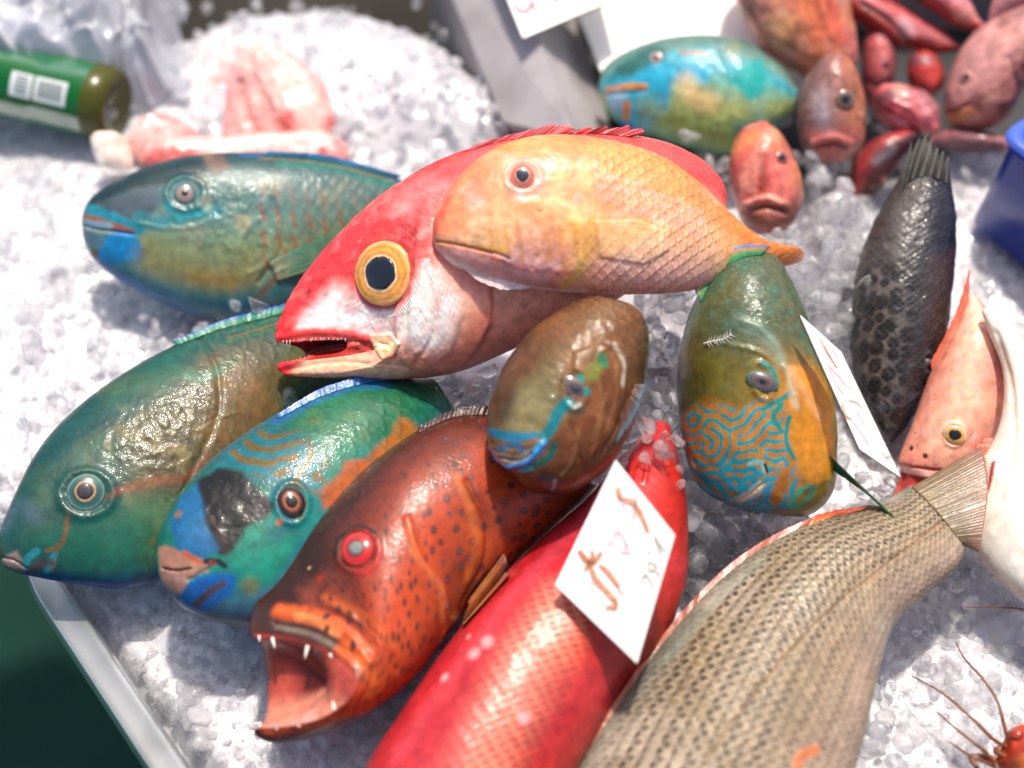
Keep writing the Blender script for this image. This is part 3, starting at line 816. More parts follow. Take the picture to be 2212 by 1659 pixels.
path = np.array(path); path = path + np.stack([0 * path[:, 0], 0 * path[:, 0], 0.0012 * vnoise(path, 12, 3)], 1)
V, F = sweep(path, prof, outs)
part('rim', V, F, MAT_TRAY, tray)
# ---------------------------------------------------------------- steel sink on the right
def steel_mat(name, c=(0.55, 0.55, 0.56), rough=0.33):
    m, nt, N, L, p = newmat(name)
    tc = N.new('ShaderNodeTexCoord'); mp = N.new('ShaderNodeMapping'); mp.inputs['Scale'].default_value = (220, 14, 60)
    L.new(tc.outputs['Object'], mp.inputs[0])
    n1 = N.new('ShaderNodeTexNoise'); n1.inputs['Scale'].default_value = 1.5; n1.inputs['Detail'].default_value = 6
    L.new(mp.outputs[0], n1.inputs['Vector'])
    n2 = N.new('ShaderNodeTexNoise'); n2.inputs['Scale'].default_value = 16; n2.inputs['Detail'].default_value = 6
    L.new(tc.outputs['Object'], n2.inputs['Vector'])
    mr = N.new('ShaderNodeMapRange'); mr.inputs[3].default_value = rough - 0.1; mr.inputs[4].default_value = rough + 0.2
    L.new(n2.outputs['Fac'], mr.inputs[0]); L.new(mr.outputs[0], p.inputs['Roughness'])
    mx = N.new('ShaderNodeMix'); mx.data_type = 'RGBA'; mx.inputs['A'].default_value = (*c, 1); mx.inputs['B'].default_value = (*[v * 0.55 for v in c], 1)
    r2 = N.new('ShaderNodeMapRange'); r2.inputs[1].default_value = 0.4; r2.inputs[2].default_value = 0.75
    L.new(n2.outputs['Fac'], r2.inputs[0]); L.new(r2.outputs[0], mx.inputs['Factor']); L.new(mx.outputs['Result'], p.inputs['Base Color'])
    b = N.new('ShaderNodeBump'); b.inputs['Strength'].default_value = 0.12; b.inputs['Distance'].default_value = 0.001
    L.new(n1.outputs['Fac'], b.inputs['Height']); L.new(b.outputs[0], p.inputs['Normal'])
    p.inputs['Metallic'].default_value = 0.25; p.inputs['Specular IOR Level'].default_value = 0.25
    return m
MAT_STEEL = steel_mat('brushed_steel', (0.42, 0.385, 0.385), 0.6)
def slab(P, th, down=np.array([0, 0, -1.0]), bev=0.0015):
    """closed slab from a quad and a thickness vector"""
    P = np.array(P); Q = P + down * th
    V = np.concatenate([P, Q]); F = [[0, 1, 2, 3], [7, 6, 5, 4]] + [[i, i + 4, (i + 1) % 4 + 4, (i + 1) % 4] for i in range(4)]
    return V, F
sink = thing('steel_sink', on_z(1240, 285, -0.1), 'brushed steel sink with broad flat rim holding the fish at the back', 'sink')
zs = 0.075
def S(x, y, z=zs): return on_z(x, y, z)
rimq = [S(925, -130, zs - 0.028), S(1085, -130), S(1246, 300), S(1088, 262, zs - 0.028)]
V, F = slab(rimq, 0.004); part('rim', V, F, MAT_STEEL, sink, smooth=False)
wq = [S(1086, -130, zs - 0.003), S(1247, 301, zs - 0.003), S(1325, 300, 0.02), S(1200, -130, 0.02)]
nv_ = unit(np.cross(wq[1] - wq[0], wq[3] - wq[0])); nv_ = nv_ if nv_[2] < 0 else -nv_
V, F = slab(wq, 0.003, nv_); part('inner_wall', V, F, MAT_STEEL, sink, smooth=False)
oq = [S(925, -130, zs - 0.033), S(1088, 262, zs - 0.033), S(1088, 262, zs - 0.033) - np.array([0, 0, 0.18]), S(925, -130, zs - 0.033) - np.array([0, 0, 0.18])]
V, F = slab(oq, 0.003, np.array([1.0, 0, 0])); part('outer_wall', V, F, MAT_STEEL, sink, smooth=False)
fq = [S(1200, -160, 0.0), S(2600, -160, 0.0), S(2600, 330, 0.0), S(1325, 330, 0.0)]
fq = [p_ - np.array([0, 0, 0.022]) for p_ in fq]
V, F = slab(fq, 0.004); part('sink_floor', V, F, steel_mat('wet_steel', (0.05, 0.048, 0.052), 0.55), sink, smooth=False)
bq = [S(1080, -150, zs), S(2600, -150, zs), S(2600, -150, zs) + np.array([0, 0.05, 0]), S(1080, -150, zs) + np.array([0, 0.05, 0])]
V, F = slab(bq, 0.12); part('back_wall', V, F, MAT_STEEL, sink, smooth=False)
# ================================================================== FISH
M_WET = fish_mat('wet_fish_skin', rough=0.46, coat=0.45, coat_rough=0.09, bump=0.16, sss=0.08, spec=0.35)
M_SOFT = fish_mat('satin_fish_skin', rough=0.5, coat=0.25, coat_rough=0.15, bump=0.13, sss=0.12, spec=0.35)
M_RED = fish_mat('red_fish_skin', rough=0.44, coat=0.4, coat_rough=0.1, bump=0.13, sss=0.15, bscale=300, spec=0.4)
PARROT = 'parrotfish laid on the ice'

# ---------------------------------------------------------------- teal parrotfish, upper left
f = Fish('parrotfish', 'teal parrotfish with grey beak and bright blue chin lying beside the pink fillets', 'fish', (520, 510), 0.055,
         [(177, 480, 179, 494, 6), (182, 452, 183, 524, 26), (205, 420, 203, 560, 50), (255, 388, 243, 596, 72), (330, 356, 322, 642, 92), (420, 335, 432, 685, 108),
          (540, 329, 560, 692, 112), (660, 337, 670, 662, 100), (770, 358, 770, 590, 76), (850, 382, 840, 500, 46), (905, 402, 885, 462, 24)],
         k=0.85, ws=0.8, group=PARROT, mat=M_WET, ns=300,
         base=[(0, '#123c40'), (.10, '#245a5c'), (.28, '#5b8480'), (.45, '#6f9484'), (.6, '#8b9c6c'), (.74, '#6f9a86'), (.88, '#3f8d98'), (1, '#2370b0')])
f.noise('#3f6f68', 30, 0.0, 0.5, 0.6, 3).noise('#a39a78', 45, 0.1, 0.5, 0.45, 9)
rear = sstep(600, 700, f.px[:, 0])
f.scales(30, rear * (f.sin > 0), h=1.1, edge='#4c6d5c', core='#8a9a86', eop=0.55, cop=0.35)
f.mix(rear * sstep(0.32, 0.05, f.f) * 0.6, '#1f5f62')
for i, x in enumerate(range(560, 850, 34)):
    for j, y0 in enumerate((392, 440, 492, 540)):
        yy = y0 + (x - 560) * 0.12 + (i * 37 + j * 53) % 17
        f.stroke([(x + j * 3, yy), (x + 6 + j * 3, yy + 20), (x + 10 + j * 3, yy + 34)], 3.6, '#a85f3a', soft=0.6, op=0.75 if j > 0 else 0.4)
f.poly([(186, 440), (235, 398), (330, 358), (440, 336), (452, 372), (400, 384), (352, 398), (290, 405), (220, 440)], '#0d3338', 10)
f.poly([(440, 336), (480, 332), (500, 360), (470, 378), (455, 372)], '#8a5f48', 8, 0.7)
f.poly([(212, 436), (270, 415), (338, 402), (352, 430), (330, 458), (285, 476), (230, 458)], '#465664', 10, 0.9)
f.stroke([(182, 452), (220, 462), (262, 482), (300, 498)], 13, '#0f8fa6', op=0.95)
f.stroke([(300, 470), (340, 480), (420, 462), (470, 455)], 14, '#1a8b94', soft=0.8, op=0.8)
f.stroke([(180, 465), (215, 474), (250, 488), (286, 503)], 5, '#a85c38')
f.stroke([(180, 482), (205, 488), (232, 492)], 11, '#7f9fae').stroke([(184, 512), (205, 520), (222, 520)], 14, '#5d7f92')
f.stroke([(240, 496), (284, 504)], 4, '#8b5a5e')
f.blob(205, 552, 13, '#7d5a42').stroke([(236, 524), (262, 516), (284, 522)], 15, '#0f93d0').stroke([(228, 556), (262, 545), (290, 545)], 22, '#0e8fce')
f.blob(308, 542, 6, '#8d6a3c')
f.stroke([(215, 578), (240, 594), (320, 640), (430, 684)], 18, '#1f6fb4', soft=0.9, op=0.9).stroke([(320, 622), (440, 660), (560, 672)], 26, '#2b86a2', soft=1.0, op=0.6)
f.stroke([(330, 570), (400, 590), (480, 600), (540, 590)], 34, '#a5964e', soft=1.0, op=0.75).stroke([(420, 600), (500, 612)], 16, '#b58a3a', soft=1, op=0.5)
f.stroke([(620, 545), (598, 600), (560, 640)], 5, '#a8683c', op=0.7).stroke([(520, 332), (640, 336), (760, 354), (870, 390)], 6, '#1766b4', soft=0.6)
f.stroke([(560, 340), (660, 346), (760, 364), (850, 388)], 3, '#b08a4a', op=0.6).stroke([(600, 352), (700, 360), (800, 386), (870, 402)], 9, '#14806e', soft=0.9, op=0.8)
f.blob(402, 417, 44, '#176d74', soft=0.3, op=0.8).stroke([(360, 440), (390, 466), (430, 460), (450, 440)], 6, '#1aa0a8', op=0.8)
m = f.region([(430, 400), (560, 420), (620, 500), (590, 590), (470, 560), (380, 480)], 40)
f.rough(3.0, 160, m, 11).rough(2.2, 380, m, 12)
f.noise('#c0b48c', 90, 0.05, 0.5, 0.65, 21, m)  # paler blotches paint the golden shine behind the eye
for a in ([(462, 420), (480, 450), (470, 500), (500, 540)], [(520, 440), (535, 490), (520, 530)], [(560, 470), (590, 520), (575, 570), (540, 590)], [(300, 480), (350, 490), (420, 490), (470, 470)]):
    f.ridge(a, 6, 2.2, warp=0.4)
f.ridge([(590, 430), (612, 500), (600, 560), (560, 610)], 7, -4)
f.ridge([(176, 488), (210, 497), (250, 502), (284, 506)], 4, -5).ridge([(402 + 42 * math.cos(a), 417 + 36 * math.sin(a)) for a in np.linspace(0, 6.28, 15)], 8, 4)
f.build(0.7)
f.wet(60, 1)
f.eye(402, 417, 24, [(0, '#2c3040'), (.3, '#3a3c46'), (.34, '#c8a884'), (.42, '#8a7066'), (.72, '#847874'), (.86, '#3f6668'), (1, '#0f444a')], pupil=0.3, pcol='#20242c')
f.fin('pectoral_fin', [(582, 568), (592, 585), (600, 606)], [(790, 470), (770, 510), (720, 570)], ['#7f8a6a', '#1c8068', '#127a5e', '#0f9a70'], lift=8, base_lift=3, rays=9, streak='#b07a48', sop=0.6)
f.fin('dorsal_fin', [(560, 334), (700, 346), (850, 384)], [(580, 326), (710, 336), (875, 380)], ['#15745e', '#1b66b8'], rays=22)
f.fin('tail_fin', [(880, 398), (890, 430), (880, 466)], [(990, 370), (1000, 430), (980, 490)], ['#15806a', '#2a9a88', '#1b66b8'], rays=14)

# ---------------------------------------------------------------- teal and olive parrotfish, left
f = Fish('parrotfish', 'large green and olive parrotfish with golden eye whose nose overhangs the tray corner', 'fish', (300, 1010), 0.06,
         [(-4, 1184, 2, 1208, 8), (4, 1138, 16, 1230, 34), (34, 1066, 76, 1247, 66), (75, 985, 170, 1263, 92), (132, 913, 285, 1272, 112), (222, 837, 395, 1222, 124),
          (332, 769, 505, 1112, 126), (450, 716, 600, 990, 116), (560, 684, 680, 900, 96), (660, 650, 740, 840, 70), (770, 640, 800, 760, 40)],
         k=0.5, ws=0.82, group=PARROT, mat=M_WET, ns=320, lift=(0, -0.03),
         base=[(0, '#0c4a44'), (.12, '#14695e'), (.3, '#2a7567'), (.45, '#5a6c42'), (.62, '#7a6a30'), (.8, '#3f7a58'), (.92, '#1d6a70'), (1, '#1a4f9a')])
head = sstep(260, 120, f.px[:, 0] * 0.8 + f.px[:, 1] * -0.1 + 60)
f.poly([(-20, 1210), (0, 1120), (40, 1050), (90, 960), (160, 900), (240, 900), (250, 980), (290, 1070), (300, 1150), (200, 1230), (80, 1235)], '#0d5f5a', 34, 0.92)
f.poly([(60, 1160), (140, 1130), (260, 1090), (360, 1060), (380, 1150), (330, 1240), (180, 1250)], '#1c7a5c', 30, 0.8)
f.noise('#0f4a4e', 24, 0.05, 0.5, 0.5, 5).noise('#6b8a54', 34, 0.2, 0.6, 0.4, 6)
f.poly([(250, 930), (340, 850), (480, 760), (590, 720), (620, 880), (520, 980), (430, 1070), (330, 1060)], '#6b5526', 46, 0.75, 14)
f.stroke([(480, 800), (540, 900), (500, 1000)], 50, '#94642a', soft=0.9, op=0.6).noise('#b0742a', 40, 0.1, 0.5, 0.5, 14, f.region([(420, 800), (620, 760), (640, 900), (520, 1010), (400, 1060)], 30))
f.stroke([(330, 790), (420, 745), (520, 716), (600, 700)], 24, '#12705c', soft=1.0, op=0.85).stroke([(380, 800), (440, 810), (500, 780)], 16, '#2f8a5a', soft=0.9, op=0.6)
f.stroke([(400, 812), (430, 820), (470, 800)], 8, '#7fb098', soft=1, op=0.5)
for yy, c in ((0, '#1f8a5e'), (12, '#a8703c'), (20, '#1f8a5e')):
    f.stroke([(490, 716 + yy), (550, 700 + yy), (606, 682 + yy)], 4, c, op=0.8)
f.stroke([(255, 1060), (330, 1040), (400, 1030), (440, 1000)], 10, '#a85f34', soft=0.6, op=0.85).stroke([(440, 1000), (450, 960)], 7, '#a86a3c', op=0.5)
f.stroke([(230, 1075), (260, 1060)], 6, '#a85a34').stroke([(150, 1105), (142, 1150), (128, 1180), (100, 1192)], 5, '#8f6a3e', op=0.9).stroke([(128, 1180), (118, 1216), (112, 1236)], 4, '#8f6a3e')
f.stroke([(330, 1170), (360, 1160)], 6, '#9a6a34', op=0.7).poly([(330, 1090), (378, 1075), (395, 1120), (370, 1160), (335, 1150)], '#6f9a6a', 8, 0.7)
f.stroke([(300, 1090), (350, 1130), (330, 1200)], 26, '#5f8a5a', soft=1, op=0.45)
f.poly([(-8, 1214), (10, 1200), (34, 1188), (40, 1200), (52, 1222), (50, 1240), (18, 1232)], '#b09a90', 5).stroke([(52, 1222), (66, 1200), (80, 1192)], 8, '#2fa0b0').stroke([(100, 1238), (112, 1215), (118, 1200)], 6, '#2fa0b0')
f.stroke([(66, 1240), (90, 1220), (110, 1216)], 9, '#5d4a48', op=0.8).stroke([(60, 1246), (160, 1262), (280, 1272), (380, 1240)], 15, '#1b52a0', soft=0.8, op=0.9)
f.stroke([(10, 1130), (40, 1090), (70, 1110)], 18, '#7a8fb0', soft=1, op=0.35)
f.spots(30, 3.4, '#8a4f3c', f.region([(60, 1000), (180, 920), (240, 950), (190, 1010), (110, 1040)], 20), op=0.8, keep=0.6)
f.blob(188, 1063, 62, '#0f5f58', soft=0.35, op=0.6)
f.scales(46, sstep(330, 430, f.px[:, 0] + (f.px[:, 1] - 900) * 0.2) * (f.sin > 0), h=1.0, edge='#3c4a2c', eop=0.3, tipc='#8f8a4c', tiop=0.25)
m = f.region([(200, 920), (330, 850), (480, 820), (470, 930), (400, 1020), (280, 1070), (220, 1010)], 40)
f.rough(1.2, 150, m, 3).rough(1.6, 360, m, 4).noise('#c0a868', 110, 0.15, 0.55, 0.55, 33, m)
for a in ([(250, 970), (290, 950), (330, 945), (330, 975), (290, 990), (255, 985)], [(330, 985), (380, 960), (420, 975), (440, 1010)], [(345, 880), (380, 875), (400, 900), (385, 925), (350, 920)], [(290, 1000), (330, 1010), (380, 1005), (420, 985)], [(340, 1010), (350, 1060), (385, 1090)], [(430, 930), (480, 900), (520, 890)]):
    f.ridge(a, 3, 1.4, warp=0.6)
for q in (10, 18, 26): f.ridge([(365 + q * math.cos(a), 893 + q * math.sin(a)) for a in np.linspace(-1.2, 3.2, 12)], 2.2, 0.7)
f.ridge([(430, 720), (470, 800), (470, 900), (420, 1010), (390, 1090)], 9, -3.5).ridge([(-6, 1205), (30, 1214), (54, 1230)], 4, -5)
f.ridge([(188 + 58 * math.cos(a), 1066 + 50 * math.sin(a)) for a in np.linspace(0, 6.28, 17)], 12, 6)
f.build(0.5)
f.wet(90, 2)
f.eye(187, 1062, 42, [(0, '#2b2a2c'), (.42, '#38302e'), (.47, '#c89458'), (.52, '#7a6a50'), (.58, '#24443e'), (.78, '#2f5f56'), (.9, '#6f8a78'), (.95, '#2a5f5a'), (1, '#0e4642')], pupil=0.38, pcol='#2e2a2c')
f.fin('dorsal_fin', [(380, 744), (480, 708), (590, 680), (690, 655)], [(372, 738), (480, 692), (600, 660), (700, 630)], ['#1b7a58', '#23905c', '#1a58c0'], rays=24)

# ---------------------------------------------------------------- blue-green parrotfish with dark mask
f = Fish('parrotfish', 'green and orange parrotfish with pink beak, blue lips and black shiny forehead', 'fish', (600, 1090), 0.075,
         [(343, 1196, 345, 1226, 10), (348, 1152, 358, 1280, 52), (384, 1076, 436, 1336, 92), (450, 1000, 590, 1352, 112), (540, 930, 740, 1240, 118),
          (640, 874, 850, 1100, 112), (740, 830, 915, 990, 98), (840, 818, 960, 935, 80), (930, 815, 990, 910, 56)],
         k=0.45, side=-0.1, lift=(0, -0.035), group=PARROT, mat=M_WET, ns=330, nr=260,
         base=[(0, '#0e5f86'), (.12, '#127a7c'), (.35, '#127a62'), (.6, '#149070'), (.8, '#1c8a8c'), (.93, '#4f7f9c'), (1, '#506a80')])
f.noise('#0c6a4a', 26, 0, 0.5, 0.7, 2)
f.poly([(640, 860), (740, 828), (860, 820), (930, 900), (840, 960), (760, 960), (690, 950), (610, 930)], '#137a4c', 30, 0.9)
f.stroke([(600, 905), (680, 862), (760, 832), (830, 828)], 18, '#1a6fae', soft=0.9, op=0.9).noise('#6a7a2c', 60, 0.15, 0.5, 0.5, 8, f.region([(560, 930), (700, 860), (900, 840), (880, 920), (740, 960)], 40))
f.poly([(700, 1100), (690, 1060), (720, 1040), (745, 1000), (790, 990), (820, 960), (860, 930), (905, 950), (880, 1010), (800, 1040), (740, 1090)], '#d8681e', 7, 1.0, 10)
f.poly([(800, 990), (850, 940), (865, 900), (900, 910), (930, 960), (900, 1000)], '#d07a20', 9, 0.95, 12)
# maze marks on the cheek: swirls of orange-brown on teal
f.poly([(470, 1000), (560, 925), (660, 940), (700, 1000), (690, 1080), (620, 1060), (560, 1040)], '#127e8c', 22, 0.85)
f.maze(f.region([(480, 985), (560, 925), (650, 930), (710, 1000), (700, 1070), (640, 1050), (560, 1020)], 20), 31, '#7d6220', 0.22, seed=9, warp=0.6)
f.poly([(425, 1035), (470, 1008), (520, 1015), (560, 1060), (590, 1085), (575, 1115), (530, 1140), (510, 1190), (480, 1200), (455, 1180), (440, 1120), (405, 1095)], '#17120f', 8, 1.0, 6)
f.stroke([(455, 1120), (480, 1160), (490, 1190)], 9, '#3a241c', soft=1, op=0.7)
f.poly([(365, 1130), (385, 1075), (425, 1040), (440, 1080), (445, 1130), (475, 1185), (440, 1205), (385, 1185)], '#1673a8', 8, 1.0, 5)
f.blob(385, 1108, 9, '#9a6a44').poly([(500, 1200), (540, 1140), (600, 1110), (640, 1120), (640, 1180), (590, 1260), (545, 1270), (510, 1230)], '#149a80', 12)
f.stroke([(600, 1150), (650, 1080)], 22, '#14807e', soft=0.8)
f.poly([(340, 1180), (352, 1178), (395, 1195), (445, 1218), (450, 1232), (425, 1240), (405, 1255), (395, 1290), (372, 1282), (350, 1262), (342, 1220)], '#c98f74', 5, 1.0, 3)
f.poly([(345, 1232), (380, 1236), (405, 1240), (395, 1285), (365, 1275)], '#c89a8c', 8, 0.7).stroke([(395, 1192), (430, 1210), (460, 1216)], 5, '#d8664a')
f.stroke([(444, 1210), (470, 1212), (486, 1220)], 6, '#1c2530').stroke([(455, 1212), (462, 1215)], 4, '#b84a3a')
f.poly([(385, 1290), (425, 1245), (470, 1240), (510, 1238), (500, 1290), (440, 1330), (400, 1315)], '#1a6fc4', 6).stroke([(420, 1312), (455, 1278), (480, 1262)], 7, '#5a4a52')
f.blob(540, 1268, 18, '#7a7a40', soft=0.8, op=0.8).stroke([(455, 1335), (520, 1350), (580, 1330)], 20, '#4f6478', soft=0.9)
f.stroke([(600, 1070), (620, 1120)], 16, '#127f9a', soft=0.6, op=0.6).blob(604, 1125, 7, '#c8743c').blob(650, 1118, 5, '#2f5a3c')
f.scales(44, sstep(640, 720, f.px[:, 0] + (950 - f.px[:, 1]) * 0.6) * (f.sin > -0.1), h=1.0, edge='#0c5a44', eop=0.35, tipc='#4fa874', tiop=0.2)
f.ridge([(632 + 34 * math.cos(a), 1086 + 44 * math.sin(a)) for a in np.linspace(0, 6.28, 15)], 9, 5)
f.ridge([(348, 1228), (380, 1232), (410, 1228)], 3.5, -4.5).stroke([(350, 1228), (380, 1232), (408, 1228)], 2.4, '#6a3a34').ridge([(405, 1255), (440, 1235), (460, 1220)], 5, -4)
f.rough(2, 160, f.region([(420, 1040), (500, 1010), (580, 1080), (500, 1190), (440, 1150)], 20), 3)
f.build(0.6)
f.wet(90, 3)
f.eye(632, 1086, 30, [(0, '#1c1814'), (.4, '#2c2018'), (.46, '#c06a34'), (.54, '#8a4a24'), (.7, '#2a1a12'), (.9, '#1a1512'), (.97, '#a86a3c'), (1, '#b8784a')], pupil=0.36, pcol='#1a1614', asp=1.2, bulge=0.55)
f.fin('dorsal_fin', [(600, 902), (700, 852), (800, 824), (880, 816)], [(596, 896), (695, 838), (800, 808), (885, 800)], ['#1a6a9a', '#1b62c0'], rays=24)

# ---------------------------------------------------------------- coral grouper, mouth wide open
f = Fish('coral_grouper', 'orange red coral grouper with dark spots, red eye and wide open toothy mouth', 'fish', (840, 1250), 0.085,
         [(700, 1452, 706, 1492, 14, 20, 0, 0, 0), (650, 1408, 652, 1535, 46, 60, 0, 10, 0), (590, 1384, 592, 1562, 74, 150, 14, 14, -6), (556, 1378, 560, 1572, 90, 212, 18, 18, -12),
          (540, 1362, 549, 1580, 99, 232, 16, 20, -14), (541, 1338, 556, 1594, 104, 240, 8, 14, -8), (553, 1302, 592, 1606, 112, 232, -6, 0, 0), (584, 1252, 664, 1598, 126, 190, -16),
          (645, 1150, 785, 1548, 150, 112, 0), (740, 1052, 900, 1466, 164, 44, 0), (850, 966, 1004, 1325, 164), (960, 904, 1098, 1230, 150), (1060, 894, 1195, 1140, 126), (1160, 930, 1262, 1080, 90), (1220, 960, 1290, 1050, 50)],
         k=0.5, side=-0.05, lift=(0, -0.045), mat=M_WET, ns=420, nr=280,
         base=[(0, '#3a1a10'), (.12, '#4f2214'), (.28, '#7a2e18'), (.45, '#a83c1a'), (.65, '#c8481a'), (.85, '#d0501c'), (1, '#b8401c')])
f.noise('#6a2a18', 22, 0.0, 0.5, 0.5, 4).noise('#d85a22', 30, 0.1, 0.5, 0.4, 6, sstep(0.35, 0.6, f.f))
body = sstep(900, 1080, f.px[:, 0] + (f.px[:, 1] - 1000) * 0.3)
f.mix(body * 0.55, '#5c2416'); f.stroke([(1060, 1000), (1130, 1090), (1180, 1170), (1130, 1200)], 46, '#b84418', soft=0.9, op=0.8).stroke([(1020, 1150), (1100, 1230)], 30, '#c8501a', soft=1, op=0.7)
f.poly([(560, 1300), (600, 1230), (650, 1150), (700, 1090), (760, 1040), (800, 1060), (740, 1110), (700, 1160), (690, 1230), (640, 1290), (580, 1320)], '#33180f', 18, 0.85)
f.poly([(640, 1270), (700, 1230), (760, 1280), (740, 1320), (660, 1310)], '#8a3a24', 20, 0.8).noise('#3a1a12', 90, 0.1, 0.4, 0.6, 17, f.region([(600, 1250), (720, 1180), (740, 1320), (640, 1310)], 20))
# lips
f.stroke([(545, 1330), (600, 1335), (680, 1360), (760, 1410), (790, 1450)], 20, '#3d2620', soft=0.5, op=0.9).stroke([(600, 1318), (680, 1330), (740, 1360), (790, 1410)], 17, '#d8591e', soft=0.6)
f.stroke([(640, 1330), (690, 1345), (730, 1368)], 8, '#f09050', soft=0.9, op=0.8).stroke([(600, 1350), (680, 1372), (740, 1405)], 7, '#7a6a58', soft=0.8, op=0.8)
f.stroke([(740, 1400), (790, 1440), (810, 1480), (800, 1510)], 18, '#d25a1c', soft=0.7).stroke([(700, 1290), (780, 1330), (850, 1390)], 10, '#c85a20', soft=0.9, op=0.7)
f.stroke([(548, 1570), (556, 1592), (600, 1604), (680, 1588), (760, 1556)], 17, '#2a120e', soft=0.6, op=0.95).stroke([(700, 1560), (800, 1520), (880, 1470)], 14, '#b8421a', soft=0.8, op=0.8)
# mouth lining
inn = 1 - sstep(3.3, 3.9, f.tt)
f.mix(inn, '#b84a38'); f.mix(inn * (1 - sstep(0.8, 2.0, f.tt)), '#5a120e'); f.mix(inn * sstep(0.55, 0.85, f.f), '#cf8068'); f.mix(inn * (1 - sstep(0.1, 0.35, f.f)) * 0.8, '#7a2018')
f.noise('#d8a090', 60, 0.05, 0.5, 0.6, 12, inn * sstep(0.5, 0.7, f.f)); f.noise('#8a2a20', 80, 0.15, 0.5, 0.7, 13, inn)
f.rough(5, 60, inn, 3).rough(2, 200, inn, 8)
outm = 1 - inn
f.spots(40, 5.0, '#3f2a2a', outm * sstep(670, 740, f.px[:, 0] + (f.px[:, 1] - 1200) * 0.25) * sstep(0.02, 0.1, f.f), ring='#6a2a18', op=0.85, keep=0.85)
f.spots(40, 2.0, '#767a9c', outm * sstep(880, 960, f.px[:, 0]), op=0.9, keep=0.8)
f.stroke([(990, 1030), (1020, 1110), (1030, 1180), (1010, 1250)], 10, '#d06a2a', soft=0.9, op=0.6).stroke([(880, 1130), (900, 1200), (950, 1270), (960, 1340)], 9, '#d8703a', soft=0.8, op=0.6)
f.ridge([(880, 1120), (905, 1200), (950, 1265), (970, 1330), (950, 1390)], 10, 5).ridge([(1010, 1040), (1050, 1120), (1050, 1210), (1000, 1300)], 9, -6)
f.ridge([(600, 1322), (680, 1335), (745, 1365), (800, 1430)], 12, 6).ridge([(590, 1345), (680, 1365), (760, 1410)], 6, -5).ridge([(770, 1330), (840, 1400), (860, 1450)], 8, -4).ridge([(720, 1310), (790, 1350), (850, 1410)], 9, 3)
f.rough(3.0, 120, f.region([(620, 1230), (720, 1200), (760, 1290), (680, 1310)], 15), 6)
f.ridge([(773 + 46 * math.cos(a), 1188 + 46 * math.sin(a)) for a in np.linspace(0, 6.28, 17)], 10, 5).blob(773, 1188, 58, '#8a2a1c', soft=0.3, op=0.5).stroke([(725, 1200), (735, 1160), (770, 1135), (810, 1150)], 6, '#2a1a16', op=0.9)
f.stroke([(790, 1148), (822, 1190), (806, 1230), (770, 1240)], 6, '#c82a2a', op=0.7).blob(690, 1245, 5, '#b81a14').blob(668, 1225, 4, '#c8a070')
f.scales(15, outm * sstep(860, 960, f.px[:, 0]) * 0.7, h=0.8)
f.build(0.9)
f.wet(110, 4)
f.eye(774, 1186, 40, [(0, '#8a8c80'), (.34, '#6f7068'), (.42, '#5a1a16'), (.5, '#b81f1a'), (.8, '#d8281f'), (.94, '#8a201c'), (1, '#4a1512')], pupil=0.36, pcol='#7c8078', bulge=0.5)
for (x, y, dx, dy, r) in ((586, 1376, 6, 24, 4.5), (664, 1398, -6, 28, 5), (712, 1412, 3, 10, 4), (558, 1372, 1, 14, 3.5), (560, 1568, 0, -12, 3.5), (598, 1578, 2, -13, 3.5), (720, 1532, -4, -20, 4.5), (645, 1572, 1, -8, 3)):
    f.tooth(x, y, dx, dy, r)
f.fin('pectoral_fin', [(1090, 1196), (1098, 1215), (1100, 1240)], [(1010, 1300), (1000, 1340), (985, 1365)], ['#8a3a1a', '#c88040', '#d89050'], lift=6, base_lift=2, rays=9)
f.fin('dorsal_fin', [(900, 935), (980, 900), (1060, 894)], [(905, 920), (985, 882), (1068, 874)], ['#4f2016', '#2a100c'], rays=14)
# ---------------------------------------------------------------- red snapper with the big golden eye
f = Fish('red_snapper', 'big red snapper with large golden eye and gaping jaw full of tiny teeth', 'fish', (950, 590), 0.125,
         [(775, 738, 785, 756, 10), (700, 730, 706, 765, 36, 50, 0, 11, 0), (640, 734, 644, 776, 54, 150, -6, 33, 0), (608, 741, 612, 783, 66, 222, -14, 48, 0),
          (598, 738, 603, 786, 72, 238, -14, 52, 0), (596, 718, 603, 800, 78, 246, -8, 54, 0), (604, 688, 620, 810, 86, 246, 0, 54, 0), (640, 615, 680, 816, 108, 205, 0, 45, 0),
          (715, 522, 765, 818, 130, 140, 0, 30, 0), (810, 430, 865, 820, 152, 66, 0, 66, 0), (935, 352, 990, 804, 162), (1090, 302, 1125, 748, 156), (1260, 285, 1265, 690, 140),
          (1410, 300, 1390, 610, 114), (1500, 335, 1480, 560, 86), (1552, 380, 1530, 520, 56), (1570, 420, 1560, 490, 24)],
         k=0.85, ws=0.86, mat=M_RED, ns=460, nr=300,
         base=[(0, '#d8484c'), (.1, '#d8383c'), (.25, '#d8383a'), (.4, '#e06a60'), (.52, '#f0a694'), (.65, '#f4b49a'), (.8, '#f0a88a'), (.92, '#e8967a'), (1, '#d8806a')])
head = 1 - sstep(900, 1040, f.px[:, 0])
f.poly([(590, 735), (600, 690), (650, 600), (720, 515), (800, 430), (900, 360), (1000, 320), (1000, 420), (930, 470), (900, 520), (880, 640), (840, 668), (760, 640), (740, 600), (700, 620), (690, 660), (640, 715)], '#d23034', 22, 0.85, 10)
f.noise('#e04a40', 50, 0.0, 0.5, 0.5, 5, 1 - sstep(0.4, 0.5, f.f)).noise('#b81a20', 40, 0.1, 0.5, 0.5, 6, 1 - sstep(0.3, 0.45, f.f))
f.stroke([(880, 420), (960, 440), (1000, 520)], 44, '#ee8c88', soft=1, op=0.55).stroke([(1000, 350), (1100, 320), (1250, 305)], 26, '#e4605f', soft=1, op=0.5)
